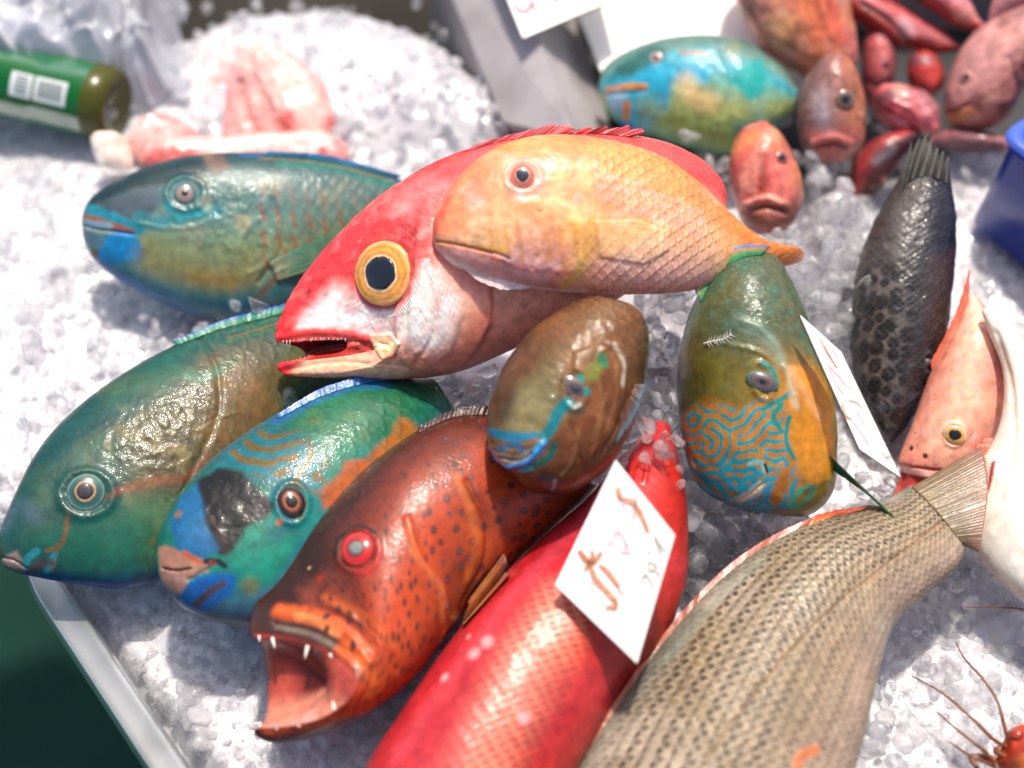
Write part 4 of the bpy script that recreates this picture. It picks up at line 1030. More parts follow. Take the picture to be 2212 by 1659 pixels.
f.noise('#f3a8a0', 60, 0.1, 0.5, 0.45, 51, f.region([(760, 480), (900, 400), (1000, 400), (1000, 520), (900, 540)], 40))
# silver cheek; the whiter patch towards the snout is a painted highlight
f.poly([(640, 712), (690, 655), (720, 615), (745, 620), (770, 650), (830, 672), (880, 668), (915, 610), (940, 600), (985, 640), (980, 740), (930, 760), (870, 740), (780, 722), (700, 715)], '#fbe2d8', 30, 0.92, 10)
f.poly([(650, 706), (690, 662), (725, 640), (790, 680), (800, 712), (720, 712)], '#ffffff', 24, 0.8)
f.noise('#f2b09c', 90, 0.0, 0.5, 0.55, 11, f.region([(860, 640), (960, 590), (1010, 680), (980, 790), (880, 770)], 20))
f.poly([(610, 800), (620, 785), (700, 768), (780, 772), (900, 800), (860, 818), (700, 814)], '#f4bc98', 12, 0.9).noise('#e0884a', 70, 0.0, 0.5, 0.4, 14, f.region([(620, 790), (760, 775), (1000, 790), (860, 820), (650, 815)], 12))
f.stroke([(990, 560), (1040, 640), (1040, 700), (990, 770)], 30, '#e88a70', soft=1, op=0.6).stroke([(900, 780), (1000, 760), (1050, 700)], 22, '#e27a60', soft=1, op=0.5)
f.stroke([(940, 470), (990, 520), (1040, 600)], 30, '#e06a62', soft=1, op=0.5).noise('#f7c8b8', 100, 0.1, 0.5, 0.5, 20, f.region([(860, 520), (950, 460), (1000, 560), (950, 640), (910, 580)], 20))
# lips and mouth lining
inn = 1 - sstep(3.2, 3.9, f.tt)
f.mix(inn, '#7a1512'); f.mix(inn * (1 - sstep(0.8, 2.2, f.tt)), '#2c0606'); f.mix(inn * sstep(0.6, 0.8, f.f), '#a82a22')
f.stroke([(598, 730), (640, 722), (700, 720), (770, 728), (830, 748), (845, 764)], 10, '#d8342c', soft=0.6, op=0.95, ).stroke([(602, 795), (640, 780), (700, 758), (760, 748)], 8, '#e04438', soft=0.6, op=0.95)
f.blob(612, 792, 20, '#d62028', soft=0.6).stroke([(604, 722), (620, 700)], 18, '#cc1f24', soft=0.6)
f.poly([(800, 728), (840, 722), (860, 742), (848, 768), (826, 774), (806, 752)], '#f6c090', 6).noise('#ffe8c0', 200, 0, 0.4, 0.8, 9, f.region([(800, 728), (840, 722), (860, 742), (848, 768), (826, 774)], 6))
f.stroke([(660, 735), (740, 736), (800, 760)], 5, '#e8584a', op=0.6)
f.ridge([(600, 728), (680, 719), (770, 726), (836, 756)], 9, 4).plate([(798, 726), (842, 720), (864, 742), (850, 772), (824, 778), (804, 752)], 5, 3)
f.ridge([(604, 792), (650, 776), (720, 754), (770, 746)], 7, 4).ridge([(620, 800), (720, 782), (830, 790), (900, 800)], 6, -3)
# gill covers
f.ridge([(905, 560), (935, 640), (935, 720), (890, 790)], 8, -3).plate([(860, 560), (930, 540), (985, 600), (1000, 680), (975, 760), (920, 800), (860, 780), (850, 690)], 5, 8)
f.plate([(900, 470), (1010, 450), (1060, 600), (1065, 690), (1020, 780), (950, 805), (880, 800)], 6, 7).stroke([(1025, 560), (1062, 640), (1050, 720), (1000, 790)], 4, '#b84a3c', op=0.6)
cheek = f.region([(880, 600), (950, 580), (1000, 660), (970, 760), (890, 740)], 15)
f.scales(17, cheek, h=1.5, edge='#e0a080', eop=0.5, tipc='#ffffff', tiop=0.6)
rearm = sstep(1000, 1080, f.px[:, 0]) * (f.sin > 0)
f.scales(17, rearm, h=1.2, edge='#e06a58', eop=0.35, core='#f0a090', cop=0.25)
f.scales(19, (f.f < 0.34) * sstep(820, 900, f.px[:, 0]) * (1 - rearm), h=0.7, edge='#e0605a', eop=0.35)
# ridged rays under the eye
for a in np.linspace(-0.35, 2.35, 46):
    x0, y0 = 830 + 84 * math.cos(a), 592 + 80 * math.sin(a); x1, y1 = 830 + 100 * math.cos(a), 592 + 94 * math.sin(a)
    f.stroke([(x0, y0), (x1, y1)], 1.7, '#fff2ea', soft=0.5, op=0.85, warp=0)
    f.ridge([(x0, y0), (x1, y1)], 2, 1.3)
f.blob(830, 592, 78, '#d2403a', soft=0.12, op=0.8).ridge([(830 + 78 * math.cos(a), 592 + 74 * math.sin(a)) for a in np.linspace(0, 6.28, 25)], 8, 1.5)
f.noise('#ee7f78', 150, 0.15, 0.5, 0.4, 81, head * (f.f < 0.45)).noise('#b01c24', 90, 0.15, 0.5, 0.4, 83, head * (f.f < 0.4))
f.scales(15, head * (f.f < 0.4) * sstep(700, 760, f.px[:, 0]), h=0.7, edge='#ea6c66', eop=0.3)
f.rough(2.0, 130, head * (f.f < 0.5), 7).rough(1.2, 330, head, 17).noise('#f5a8a0', 120, 0.25, 0.5, 0.5, 40, f.region([(760, 520), (850, 490), (930, 540), (900, 560), (800, 530)], 14))
f.ridge([(700, 640), (690, 660)], 5, -3).blob(668, 628, 4, '#8a1414')
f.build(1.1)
f.wet(130, 11, 0.9, 2.6)
f.eye(830, 592, 70, [(0, '#0c0e14'), (.46, '#12141c'), (.5, '#1a1410'), (.53, '#ffe0b0'), (.6, '#d8862a'), (.7, '#f0ac48'), (.8, '#d8852c'), (.9, '#f2b664'), (.96, '#e8a060'), (1, '#b8403a')], pupil=0.5, pcol='#161a22', bulge=0.24, sink=-0.08, aim=0.12)  # pupil colour lightened to paint a bluish grey reflection
rs_ = np.random.RandomState(4)
for k in range(17):
    x = 606 + k * 8.5 + rs_.rand() * 4; f.tooth(x, 737 - 6 * math.sin(k / 17 * 2.2), -2 + rs_.rand() * 2, 4 + rs_.rand() * 3 + (7 if k in (1, 2) else 0), 1.2)
for k in range(12):
    x = 612 + k * 9 + rs_.rand() * 4; f.tooth(x, 788 - k * 3.1, -1, -4 - rs_.rand() * 3, 1.1)
f.fin('dorsal_fin', [(1000, 326), (1080, 304), (1160, 292), (1220, 287)], [(1040, 306), (1130, 284), (1196, 268), (1250, 276)], ['#cc3a3c', '#dc5058', '#e06a70'], rays=5, ragged=0.14, ridge=1.5, streak='#f0a0a0')
f.fin('dorsal_fin', [(1225, 287), (1290, 287), (1360, 294)], [(1262, 274), (1338, 268), (1410, 284)], ['#cc3a3c', '#dc5058'], rays=4, ragged=0.3, ridge=1.2)

# ---------------------------------------------------------------- yellow-orange goatfish lying on the snapper
f = Fish('goatfish', 'golden orange goatfish lying on top of the red snapper', 'fish', (1280, 465), 0.178,
         [(934, 508, 937, 524, 10), (938, 472, 950, 550, 40), (962, 420, 996, 586, 72), (1008, 364, 1065, 608, 96), (1080, 315, 1140, 625, 112), (1180, 291, 1230, 633, 120),
          (1300, 300, 1320, 636, 118), (1420, 334, 1412, 635, 104), (1510, 394, 1482, 630, 84), (1582, 464, 1548, 612, 60), (1642, 512, 1606, 588, 38), (1690, 528, 1660, 578, 26), (1722, 534, 1700, 574, 16), (1738, 545, 1730, 564, 6)],
         k=0.85, ws=0.84, lift=(0, -0.08), mat=M_RED, ns=420, nr=290,
         base=[(0, '#d87850'), (.12, '#e68a62'), (.3, '#ea9868'), (.5, '#f0a878'), (.68, '#f4b090'), (.82, '#f4aca0'), (.93, '#f09e98'), (1, '#e0827a')])
f.noise('#e0803f', 30, 0.05, 0.5, 0.5, 3).noise('#f6cc94', 36, 0.05, 0.5, 0.5, 4).noise('#f4c0ba', 60, 0.15, 0.55, 0.6, 6)
f.poly([(930, 520), (940, 460), (980, 390), (1040, 340), (1090, 330), (1080, 400), (1030, 450), (1000, 500), (960, 520)], '#e4734c', 26, 0.6, 8)
f.stroke([(936, 500), (945, 470), (965, 430)], 14, '#d8423a', soft=1, op=0.7).poly([(1060, 300), (1180, 288), (1320, 302), (1440, 340), (1420, 370), (1280, 340), (1120, 340)], '#e28a4a', 22, 0.8)
f.poly([(938, 522), (990, 532), (1070, 548), (1110, 590), (1180, 615), (1120, 622), (1030, 600), (960, 562)], '#f0a092', 12, 0.9).stroke([(960, 560), (1060, 604), (1180, 628), (1260, 632)], 9, '#f8d8c8', soft=0.9, op=0.8)
f.stroke([(945, 526), (1000, 530), (1050, 540), (1090, 540)], 7, '#e89a40', soft=1, op=0.6).stroke([(1040, 538), (1090, 544)], 5, '#f2b21c', soft=1, op=0.8)
f.poly([(1040, 495), (1090, 490), (1110, 515), (1095, 545), (1050, 535)], '#f0b058', 16, 0.5)
f.stroke([(1280, 470), (1275, 520), (1255, 580), (1215, 625)], 5, '#f2ba30', soft=1, op=0.6).stroke([(1240, 490), (1262, 540), (1240, 600)], 24, '#f2c05a', soft=1, op=0.5)
sc = sstep(1230, 1320, f.px[:, 0] + (f.px[:, 1] - 460) * 0.15) * (f.sin > -0.1)
f.scales(31, sc, h=2.0, edge='#c8762c', eop=0.55, core='#f4be84', cop=0.25, tipc='#fbdcae', tiop=0.4, asp=0.5)
f.mix(sc * (1 - sstep(0.2, 0.4, f.f)) * 0.55, '#e08838'); f.mix(sstep(1520, 1620, f.px[:, 0]) * 0.8, '#e27a30')
f.poly([(1230, 480), (1310, 470), (1400, 480), (1410, 500), (1330, 560), (1260, 560)], '#e8a04a', 14, 0.5)
f.poly([(1095, 340), (1180, 350), (1180, 420), (1100, 420), (1085, 380)], '#eea090', 14, 0.75).noise('#f6c0c0', 90, 0.1, 0.45, 0.7, 15, f.region([(1100, 340), (1260, 340), (1300, 400), (1200, 450), (1080, 420)], 20))
for k in range(60):
    x = 1290 + (k % 12) * 20; y = 360 + (k // 12) * 14 + (k % 12) * 8 + (k * 7) % 9
    f.stroke([(x, y), (x + 8, y + 4)], 4, '#e8b4c0', soft=0.8, op=0.35)
for k in range(9):
    x = 1000 + k * 30; f.stroke([(x, 480 + (k * 31) % 40), (x + 10, 540 + (k * 17) % 40)], 5, '#d88a3c', soft=1, op=0.5)
f.stroke([(1060, 560), (1150, 586), (1240, 590)], 5, '#d85a58', soft=1, op=0.6)
f.ridge([(936, 522), (990, 532), (1060, 548), (1100, 560)], 5, -3).stroke([(936, 523), (990, 533), (1060, 549)], 2.6, '#b85a48', soft=1, op=0.8)
f.plate([(1120, 420), (1230, 440), (1282, 500), (1262, 570), (1215, 622), (1130, 610), (1080, 560)], 3.5, 14)
f.ridge([(1160, 380), (1180, 440), (1180, 520), (1150, 580)], 8, -2).ridge([(1130 + 38 * math.cos(a), 380 + 33 * math.sin(a)) for a in np.linspace(0, 6.28, 15)], 8, 4)
f.plate([(1284, 478), (1380, 478), (1440, 500), (1446, 540), (1392, 572), (1300, 556)], 3, 4)
for k in range(11):
    f.stroke([(1296, 486 + k * 5.5), (1360, 488 + k * 7), (1432, 498 + k * 7)], 1.8, '#f9d49c', soft=1, op=0.45, warp=0)
f.stroke([(1288, 476), (1380, 474), (1436, 496)], 2.5, '#d88a4c', soft=1, op=0.6)
f.rough(1.8, 170, f.region([(940, 500), (1050, 330), (1260, 330), (1260, 600), (1020, 580)], 20), 4)
f.build(1.08)
f.wet(120, 12, 0.9, 2.6)
f.eye(1131, 380, 28, [(0, '#14161c'), (.46, '#1a1c24'), (.5, '#d8b8a0'), (.56, '#c87058'), (.75, '#cc6a54'), (.9, '#d88878'), (1, '#e09a8c')], pupil=0.5, pcol='#1d2430', bulge=0.42)
f.fin('gill_membrane', [(1000, 584), (1080, 606), (1160, 624)], [(1030, 606), (1078, 626), (1130, 626)], ['#f4c8c0', '#f8e0dc'], lift=0, base_lift=-2, rays=5)

# ---------------------------------------------------------------- brown parrotfish facing the lens
f = Fish('parrotfish', 'brown parrotfish with blue lips and teal eye stripe, head raised between snapper and grouper', 'fish', (1230, 870), 0.135,
         [(1082, 1002, 1110, 1026, 34), (1056, 962, 1150, 1060, 80), (1052, 900, 1225, 1066, 118), (1070, 832, 1308, 1014, 138), (1110, 758, 1362, 930, 146),
          (1172, 694, 1390, 836, 140), (1258, 648, 1402, 756, 120), (1335, 652, 1398, 706, 70), (1370, 668, 1390, 690, 30)],
         k=0.8, side=0.05, group=PARROT, mat=M_WET, ns=330, nr=320, lift=(0, -0.02),
         base=[(0, '#4a2c14'), (.14, '#5c3a1a'), (.3, '#6a5430'), (.45, '#70502a'), (.62, '#7a451f'), (.8, '#6a3f1e'), (1, '#4a3018')])
f.noise('#8a5a2c', 34, 0.0, 0.5, 0.6, 2).noise('#3e2a14', 26, 0.1, 0.5, 0.6, 3)
f.poly([(1070, 850), (1120, 760), (1190, 700), (1280, 650), (1370, 690), (1390, 760), (1320, 740), (1240, 720), (1180, 740), (1130, 800), (1090, 860)], '#7a4a24', 30, 0.8).noise('#8f6434', 30, 0, 0.4, 0.5, 20, f.region([(1150, 740), (1280, 660), (1390, 720), (1330, 800), (1200, 790)], 30))
f.poly([(1090, 900), (1130, 820), (1180, 790), (1215, 850), (1225, 900), (1190, 945), (1110, 945), (1075, 930)], '#7d7048', 26, 0.85, 8).stroke([(1130, 860), (1150, 900), (1140, 930)], 26, '#8f8254', soft=1, op=0.6)  # olive forehead, with its upright highlight painted as a lighter streak
f.poly([(1230, 930), (1280, 860), (1340, 800), (1385, 830), (1360, 920), (1300, 1010), (1220, 1050), (1190, 1000)], '#7a4018', 30, 0.7).noise('#a8683a', 46, 0.1, 0.5, 0.5, 24, f.region([(1230, 900), (1370, 780), (1370, 920), (1240, 1050)], 30), aniso=(2.6, 1))
for a in ([(1290, 800), (1300, 870), (1280, 950)], [(1330, 780), (1330, 860), (1310, 930)], [(1250, 930), (1240, 990), (1215, 1030)], [(1310, 850), (1290, 940), (1270, 1000)], [(1350, 860), (1340, 920), (1300, 990)]):
    f.stroke(a, 3, '#a87a4c', soft=1, op=0.35, warp=0.6).ridge(a, 5, 1.8, warp=0.4)
f.stroke([(1330, 745), (1345, 775), (1350, 800), (1345, 830)], 6, '#d8c8b0', soft=0.6, op=0.7, warp=0.5)
f.stroke([(1050, 935), (1100, 946), (1160, 946), (1185, 930), (1205, 890), (1226, 868)], 12, '#127a80', soft=0.35).stroke([(1056, 934), (1100, 944), (1150, 944)], 8, '#1a7aa8', soft=0.6, op=0.8)
f.stroke([(1052, 952), (1110, 964), (1165, 956)], 9, '#8a5a20', soft=0.5, op=0.9).stroke([(1080, 968), (1110, 962), (1130, 972)], 6, '#1a6a9a').stroke([(1056, 966), (1066, 972)], 6, '#1a6aa0')
f.poly([(1062, 974), (1110, 984), (1160, 966), (1172, 962), (1150, 990), (1115, 1000), (1080, 994)], '#cfc0a4', 4, 1.0, 2)
f.stroke([(1054, 968), (1068, 992), (1100, 1006), (1135, 1000), (1160, 980), (1176, 958)], 5.5, '#2f9af0', soft=0.35).stroke([(1150, 976), (1172, 956)], 5, '#3fb0ea', soft=0.5)
f.stroke([(1140, 1012), (1170, 1000), (1190, 985), (1198, 965)], 8, '#1a5a50', soft=0.5).stroke([(1124, 1020), (1146, 1012)], 5, '#3a9ab0')
f.stroke([(1165, 1035), (1195, 1045), (1190, 1062)], 12, '#26424a', soft=0.7).stroke([(1200, 1040), (1192, 1062)], 3, '#c8b8a0', op=0.7)
f.blob(1252, 818, 10, '#14a088').blob(1268, 845, 9, '#148a80').stroke([(1290, 790), (1280, 812)], 12, '#7a8a2a', soft=0.9, op=0.8).stroke([(1300, 770), (1306, 786)], 9, '#1f7a50', soft=0.7).blob(1248, 880, 14, '#37665a', soft=0.8, op=0.6).blob(1190, 855, 8, '#7a7050')
f.stroke([(1090, 790), (1066, 850), (1058, 900)], 12, '#a8683a', soft=1, op=0.5)
f.stroke([(1064, 982), (1112, 992), (1150, 978)], 2.6, '#2a1c12', soft=0.6).stroke([(1060, 958), (1110, 968), (1164, 958)], 3, '#3a2410', soft=0.8, op=0.8)
f.plate([(1056, 962), (1110, 970), (1172, 955), (1176, 965), (1140, 1002), (1100, 1010), (1066, 994)], 6, 5)
f.stroke([(1068, 860), (1080, 800), (1130, 735)], 30, '#3a2410', soft=1, op=0.6).stroke([(1085, 900), (1100, 850)], 16, '#2e2212', soft=1, op=0.55)  # dark strokes paint the shadow on the left side of the head
f.plate([(1240, 760), (1300, 740), (1352, 770), (1352, 850), (1320, 940), (1260, 1000), (1230, 900)], 5, 6).stroke([(1300, 742), (1350, 775), (1352, 850), (1322, 940), (1265, 1005)], 3, '#2e1a0c', soft=0.8, op=0.7)
f.ridge([(1060, 978), (1110, 990), (1165, 968)], 5, -3).ridge([(1054, 966), (1070, 994), (1105, 1006), (1140, 998), (1176, 956)], 6, 3.5).ridge([(1190, 860)], 8, 3).ridge([(1300, 760), (1330, 740), (1360, 770)], 8, 3, warp=0.3)
f.ridge([(1243 + 26 * math.cos(a), 840 + 44 * math.sin(a)) for a in np.linspace(0, 6.28, 15)], 9, 5)
f.rough(3, 70, None, 4).rough(1.4, 220, None, 5)
f.scales(40, sstep(760, 700, f.px[:, 1] - (f.px[:, 0] - 1250) * 0.35), h=1.0, edge='#3e2610', eop=0.35, tipc='#a07848', tiop=0.25)
f.build(0.86)
f.wet(110, 13, 0.9, 2.6)
f.eye(1243, 838, 25, [(0, '#202226'), (.3, '#3a3438'), (.5, '#5c4c46'), (.62, '#6f5a50'), (.8, '#3f3c38'), (.95, '#2a443f'), (1, '#1f332f')], pupil=0.3, pcol='#2c3038', asp=1.5, bulge=0.36, sink=0.12)
f.fin('pectoral_fin', [(1345, 900), (1360, 860), (1372, 830)], [(1330, 960), (1372, 900), (1396, 830)], ['#5a3018', '#3a2a28', '#2a6a80'], lift=4, base_lift=2, rays=9, streak='#7a3018')

# ---------------------------------------------------------------- maze-patterned parrotfish facing the lens
f = Fish('parrotfish', 'parrotfish with blue and orange maze pattern on its blunt snout beside the tilted price card', 'fish', (1640, 850), 0.088,
         [(1575, 1092, 1640, 1106, 40), (1510, 1052, 1738, 1114, 104), (1482, 985, 1798, 1066, 142), (1466, 893, 1810, 965, 158), (1464, 800, 1798, 852, 162),
          (1478, 712, 1768, 752, 152), (1508, 640, 1738, 672, 130), (1548, 582, 1708, 604, 96), (1596, 552, 1682, 562, 50), (1620, 545, 1665, 550, 20)],
         k=0.8, group=PARROT, mat=M_WET, ns=400, nr=360, lift=(0, 0.008),
         base=[(0, '#3a3410'), (.12, '#5a5018'), (.3, '#6f6420'), (.5, '#7f6a1e'), (.7, '#b87a1c'), (.85, '#c8861e'), (1, '#8a7a1a')])
f.noise('#56602a', 26, 0.0, 0.5, 0.6, 2)
up_ = 1 - sstep(700, 830, f.px[:, 1] + (1640 - f.px[:, 0]) * 0.25)
f.mix(up_ * 0.85, '#2f5240'); f.noise('#3f6a50', 40, 0, 0.5, 0.6, 5, up_, aniso=(1, 2.4)); f.noise('#54764e', 30, 0.1, 0.5, 0.5, 6, up_)
f.stroke([(1480, 760), (1520, 680), (1580, 620)], 40, '#6a5a2c', soft=1, op=0.55)
f.poly([(1690, 860), (1720, 800), (1760, 790), (1800, 880), (1812, 980), (1780, 1070), (1700, 1100), (1660, 1060), (1680, 980)], '#cf841c', 26, 0.95)
f.stroke([(1730, 810), (1775, 880), (1790, 960)], 16, '#e8901c', soft=0.8).stroke([(1712, 800), (1740, 850), (1770, 900)], 10, '#f0a870', soft=1, op=0.7).stroke([(1800, 900), (1806, 980), (1798, 1040)], 6, '#3fa85a', soft=0.7, op=0.9).stroke([(1700, 1090), (1760, 1078), (1795, 1040)], 18, '#a8901c', soft=0.9, op=0.7)
# labyrinth computed as a Turing pattern over the face
mz = f.region([(1470, 900), (1530, 858), (1600, 880), (1640, 860), (1690, 850), (1700, 940), (1715, 1000), (1730, 1070), (1690, 1120), (1560, 1120), (1490, 1050), (1465, 960)], 16)
f.mix(mz * 0.88, '#b8782c')
thr = 0.22 - 0.85 * sstep(960, 1060, f.px[:, 1]) + 0.5 * sstep(900, 850, f.px[:, 1]) + 0.35 * sstep(1660, 1720, f.px[:, 0])
lab = f.maze(mz, 18.5, '#148e9c', thr, soft=0.1, warp=0.85, wf=120, seed=23, stretch=0.9)
f.mix(mz * sstep(-0.1, 0.3, lab - thr) * sstep(980, 1060, f.px[:, 1]) * 0.7, '#12a0b8')
f.spots(34, 5, '#1a7a72', up_ * 0.9 + 0.5 * f.region([(1500, 780), (1640, 780), (1640, 860), (1500, 880)], 20), jit=0.45, keep=0.55, op=0.8)
for a in ([(1645, 780), (1670, 800), (1680, 826)], [(1650, 880), (1690, 860), (1706, 846)], [(1690, 870), (1672, 900), (1690, 930)], [(1706, 900), (1700, 950), (1716, 990)]):
    f.stroke(a, 5, '#12847c', soft=0.4)
f.poly([(1660, 1075), (1680, 1040), (1690, 1010), (1712, 1015), (1705, 1050), (1690, 1090), (1670, 1105)], '#b86f1e', 6).poly([(1700, 1095), (1720, 1060), (1745, 1045), (1770, 1050), (1755, 1080), (1720, 1105)], '#3fae84', 6, 0.9)
f.stroke([(1725, 1085), (1745, 1065)], 6, '#b8801e').poly([(1570, 1082), (1610, 1066), (1640, 1040), (1652, 1046), (1640, 1072), (1600, 1090)], '#d8c4a4', 4)
f.stroke([(1560, 1084), (1600, 1100), (1650, 1085), (1664, 1050)], 5, '#2a8fae').stroke([(1616, 1004), (1640, 1000), (1652, 1018)], 5, '#86c0b4', soft=0.8, op=0.8).stroke([(1652, 1006), (1656, 1022)], 3, '#20302c')
f.poly([(1690, 780), (1706, 800), (1722, 850), (1730, 890), (1712, 880), (1700, 840)], '#c8b894', 8, 0.8).stroke([(1600, 690), (1640, 706), (1670, 740), (1690, 780)], 14, '#8aa08a', soft=1, op=0.55)
f.ridge([(1600, 690), (1645, 710), (1685, 760), (1712, 850)], 11, 4).ridge([(1560, 740), (1640, 760), (1670, 780)], 8, 3, warp=0.4).plate([(1690, 790), (1760, 800), (1805, 900), (1800, 1040), (1740, 1060), (1720, 940)], 5, 10)
f.ridge([(1646 + 22 * math.cos(a) + 8 * math.sin(a), 822 + 40 * math.sin(a)) for a in np.linspace(0, 6.28, 15)], 9, 5).ridge([(1575, 1088), (1610, 1074), (1648, 1046)], 4, -3)
f.rough(3, 60, None, 4).rough(1.2, 230, up_, 5).scales(42, up_ * sstep(760, 680, f.px[:, 1]), h=1.0, edge='#24442f', eop=0.35, tipc='#6a8a60', tiop=0.25)
f.build(0.88)
f.wet(110, 14, 0.9, 2.6)
f.eye(1646, 822, 22, [(0, '#2a2428'), (.3, '#4a3a3c'), (.5, '#6a5450'), (.7, '#5a4a48'), (.85, '#3a6a60'), (1, '#6a6a3c')], pupil=0.28, pcol='#181418', asp=1.65, bulge=0.5, rot=-0.3)
FEATHER = np.array([(lambda h: h[0] + h[1] * 0.0016)(f.hit(x, y)) for x, y in spline([(1522, 742), (1545, 736), (1562, 732), (1580, 722)], 20)])
f.fin('dorsal_fin', [(1512, 650), (1545, 590), (1600, 556), (1650, 548)], [(1500, 628), (1536, 566), (1596, 530), (1665, 530)], ['#3a7a48', '#2f9a5a', '#c08a4a', '#1f86d8'], rays=20, ragged=0.05)
f.fin('pectoral_fin', [(1790, 980), (1800, 1000), (1800, 1015)], [(1976, 1158), (1960, 1150), (1900, 1086)], ['#1a6a3a', '#128a4c', '#12a050', '#1a3f6a'], lift=0, rays=5, ragged=0.02, streak='#0c5a34')
# ---------------------------------------------------------------- plain red fish under the price card
f = Fish('red_fish', 'smooth bright red fish lying under the square price card', 'fish', (1200, 1380), 0.055,
         [(1412, 915, 1448, 925, 24), (1338, 995, 1474, 1030, 70), (1264, 1085, 1487, 1140, 100), (1168, 1170, 1480, 1270, 132), (1068, 1270, 1424, 1400, 156),
          (958, 1410, 1350, 1486, 168), (868, 1540, 1292, 1592, 170), (790, 1664, 1240, 1684, 166), (735, 1800, 1196, 1810, 150), (735, 1920, 1140, 1920, 110), (780, 2030, 1080, 2030, 50)],
         k=0.3, mat=M_RED, ns=360, nr=260,
         base=[(0, '#a81c22'), (.12, '#b41c24'), (.3, '#b82028'), (.5, '#bc2a2c'), (.7, '#b8241a'), (.88, '#b02016'), (1, '#9a1c14')])
f.noise('#c43438', 26, 0, 0.5, 0.6, 3).noise('#9a121c', 30, 0.1, 0.5, 0.5, 4)
band = f.region([(1180, 1260), (1290, 1290), (1240, 1420), (1160, 1560), (1090, 1700), (960, 1700), (1040, 1500), (1110, 1360)], 46)
f.scales(27, f.region([(1150, 1240), (1330, 1280), (1330, 1500), (1180, 1720), (900, 1720), (1040, 1420)], 50), h=1.2, asp=0.55)
e_ = f.e
f.mix(band * sstep(0.5, 0.8, e_) * 0.6 * (0.75 + 0.5 * fbm(f.P, 30, 8)), '#dfa878'); f.mix(band * 0.2, '#d8806a')
f.stroke([(1340, 1010), (1250, 1130), (1100, 1290), (980, 1450), (860, 1620)], 20, '#d85060', soft=1, op=0.35).stroke([(1380, 1010), (1420, 1080)], 30, '#d82a1c', soft=1, op=0.6)
for (x, y, r) in ((1050, 1385, 14), (1022, 1410, 13), (960, 1462, 9), (1130, 1548, 12), (1010, 1375, 5)):
    f.blob(x, y, r, '#e8a0a0', soft=0.7, op=0.9)
for a in ([(1380, 990), (1372, 1040)], [(1400, 1000), (1392, 1036)], [(1360, 1030), (1372, 1060)]): f.ridge(a, 8, 4); 
f.rough(1.5, 90, None, 3)
f.build(1)
f.wet(80, 31)

# ---------------------------------------------------------------- striped brown fish, lower right
f = Fish('striped_fish', 'large tan fish with dark scale rows and red edged dorsal fin across the front ice', 'fish', (1660, 1400), 0.052,
         [(1966, 1050, 2088, 1178, 34), (1904, 1084, 2064, 1226, 56), (1808, 1112, 2006, 1280, 84), (1700, 1146, 1936, 1345, 108), (1600, 1212, 1906, 1424, 128),
          (1500, 1302, 1886, 1504, 142), (1400, 1426, 1868, 1584, 150), (1310, 1552, 1846, 1664, 154), (1238, 1674, 1820, 1764, 150), (1190, 1800, 1790, 1864, 140), (1180, 1910, 1760, 1950, 110), (1230, 2020, 1700, 2040, 60)],
         k=0.3, mat=M_SOFT, ns=620, nr=440,
         base=[(0, '#4a4026'), (.1, '#6a5e46'), (.25, '#86704e'), (.45, '#8f7856'), (.62, '#94795a'), (.8, '#a0856a'), (.93, '#b09480'), (1, '#a08468')])
pit = 26
f.noise('#8a7858', 20, 0, 0.5, 0.5, 2).noise('#c8b4a0', 24, 0.1, 0.5, 0.5, 3)
# scale size shrinks towards the tail
f.a = f.a[-1] - f.a
g_ = f.a / f.L
f.a0 = f.a.copy(); f.a = f.a * (1.0) ; f.b0 = f.b.copy(); Hh = np.interp(f.lt, [0, .1, .3, .5, .8, 1], [0.42, 0.52, 0.72, 0.88, 1, 1.0]); f.b = f.b / Hh
lw = np.cumsum(1 / Hh.reshape(f.ns, f.nr)[:, 0]); lw = lw / lw[-1] * f.L * 1.25
f.a = np.repeat(-lw[:, None], f.nr, 1).ravel()
f.scales(31, np.full(len(f.P), 1.0) * (f.sin > -0.2), h=2.2, edge='#5a4630', eop=0.4, tipc='#c8b8a4', tiop=0.5, asp=0.52, jit=0.1)
rows_ = np.sin(f.b / (31 * f.mpp * 0.52) * math.pi * 0.5 + 0.6)
dark = sstep(0.0, 0.8, rows_) * (1 - sstep(0.45, 0.8, np.clip(f.e, 0, 1)))
up_ = 1 - sstep(0.48, 0.8, f.f)
f.mix(dark * (0.3 + 0.65 * up_) * sstep(0.04, 0.15, f.f) * (0.8 + 0.5 * fbm(f.P, 40, 51)), '#2a1c0c')
stripe = sstep(0.1, 0.9, np.sin(f.b / (31 * f.mpp * 0.52) * math.pi + 0.4) + 0.5 * fbm(np.stack([f.a * 0.6, f.b * 2, 0 * f.a], 1), 90, 57, 2))
f.mix(stripe * (0.25 + 0.5 * up_) * sstep(0.05, 0.2, f.f) * (1 - 0.5 * sstep(0.6, 0.9, np.clip(f.e, 0, 1))), '#3c2a14')
f.stroke([(1722, 1660), (1732, 1632), (1764, 1618)], 10, '#c87448', soft=0.7)
f.noise('#3f3018', 26, 0.05, 0.45, 0.8, 15, dark * up_ * sstep(0.08, 0.2, f.f), aniso=(1.0, 2.2))
f.stroke([(2040, 1120), (1900, 1230), (1780, 1330), (1660, 1460), (1580, 1560), (1520, 1650)], 4.5, '#8a6a44', soft=0.8, op=0.6)
f.ridge([(2040, 1120), (1900, 1230), (1780, 1330), (1660, 1460), (1580, 1560), (1520, 1650)], 4, -2)
f.mix(sstep(0.16, 0.02, f.f) * (f.sin > -0.3) * 0.6, '#7a8278'); f.stroke([(1640, 1215), (1560, 1280), (1440, 1420)], 14, '#8fa090', soft=1, op=0.4)
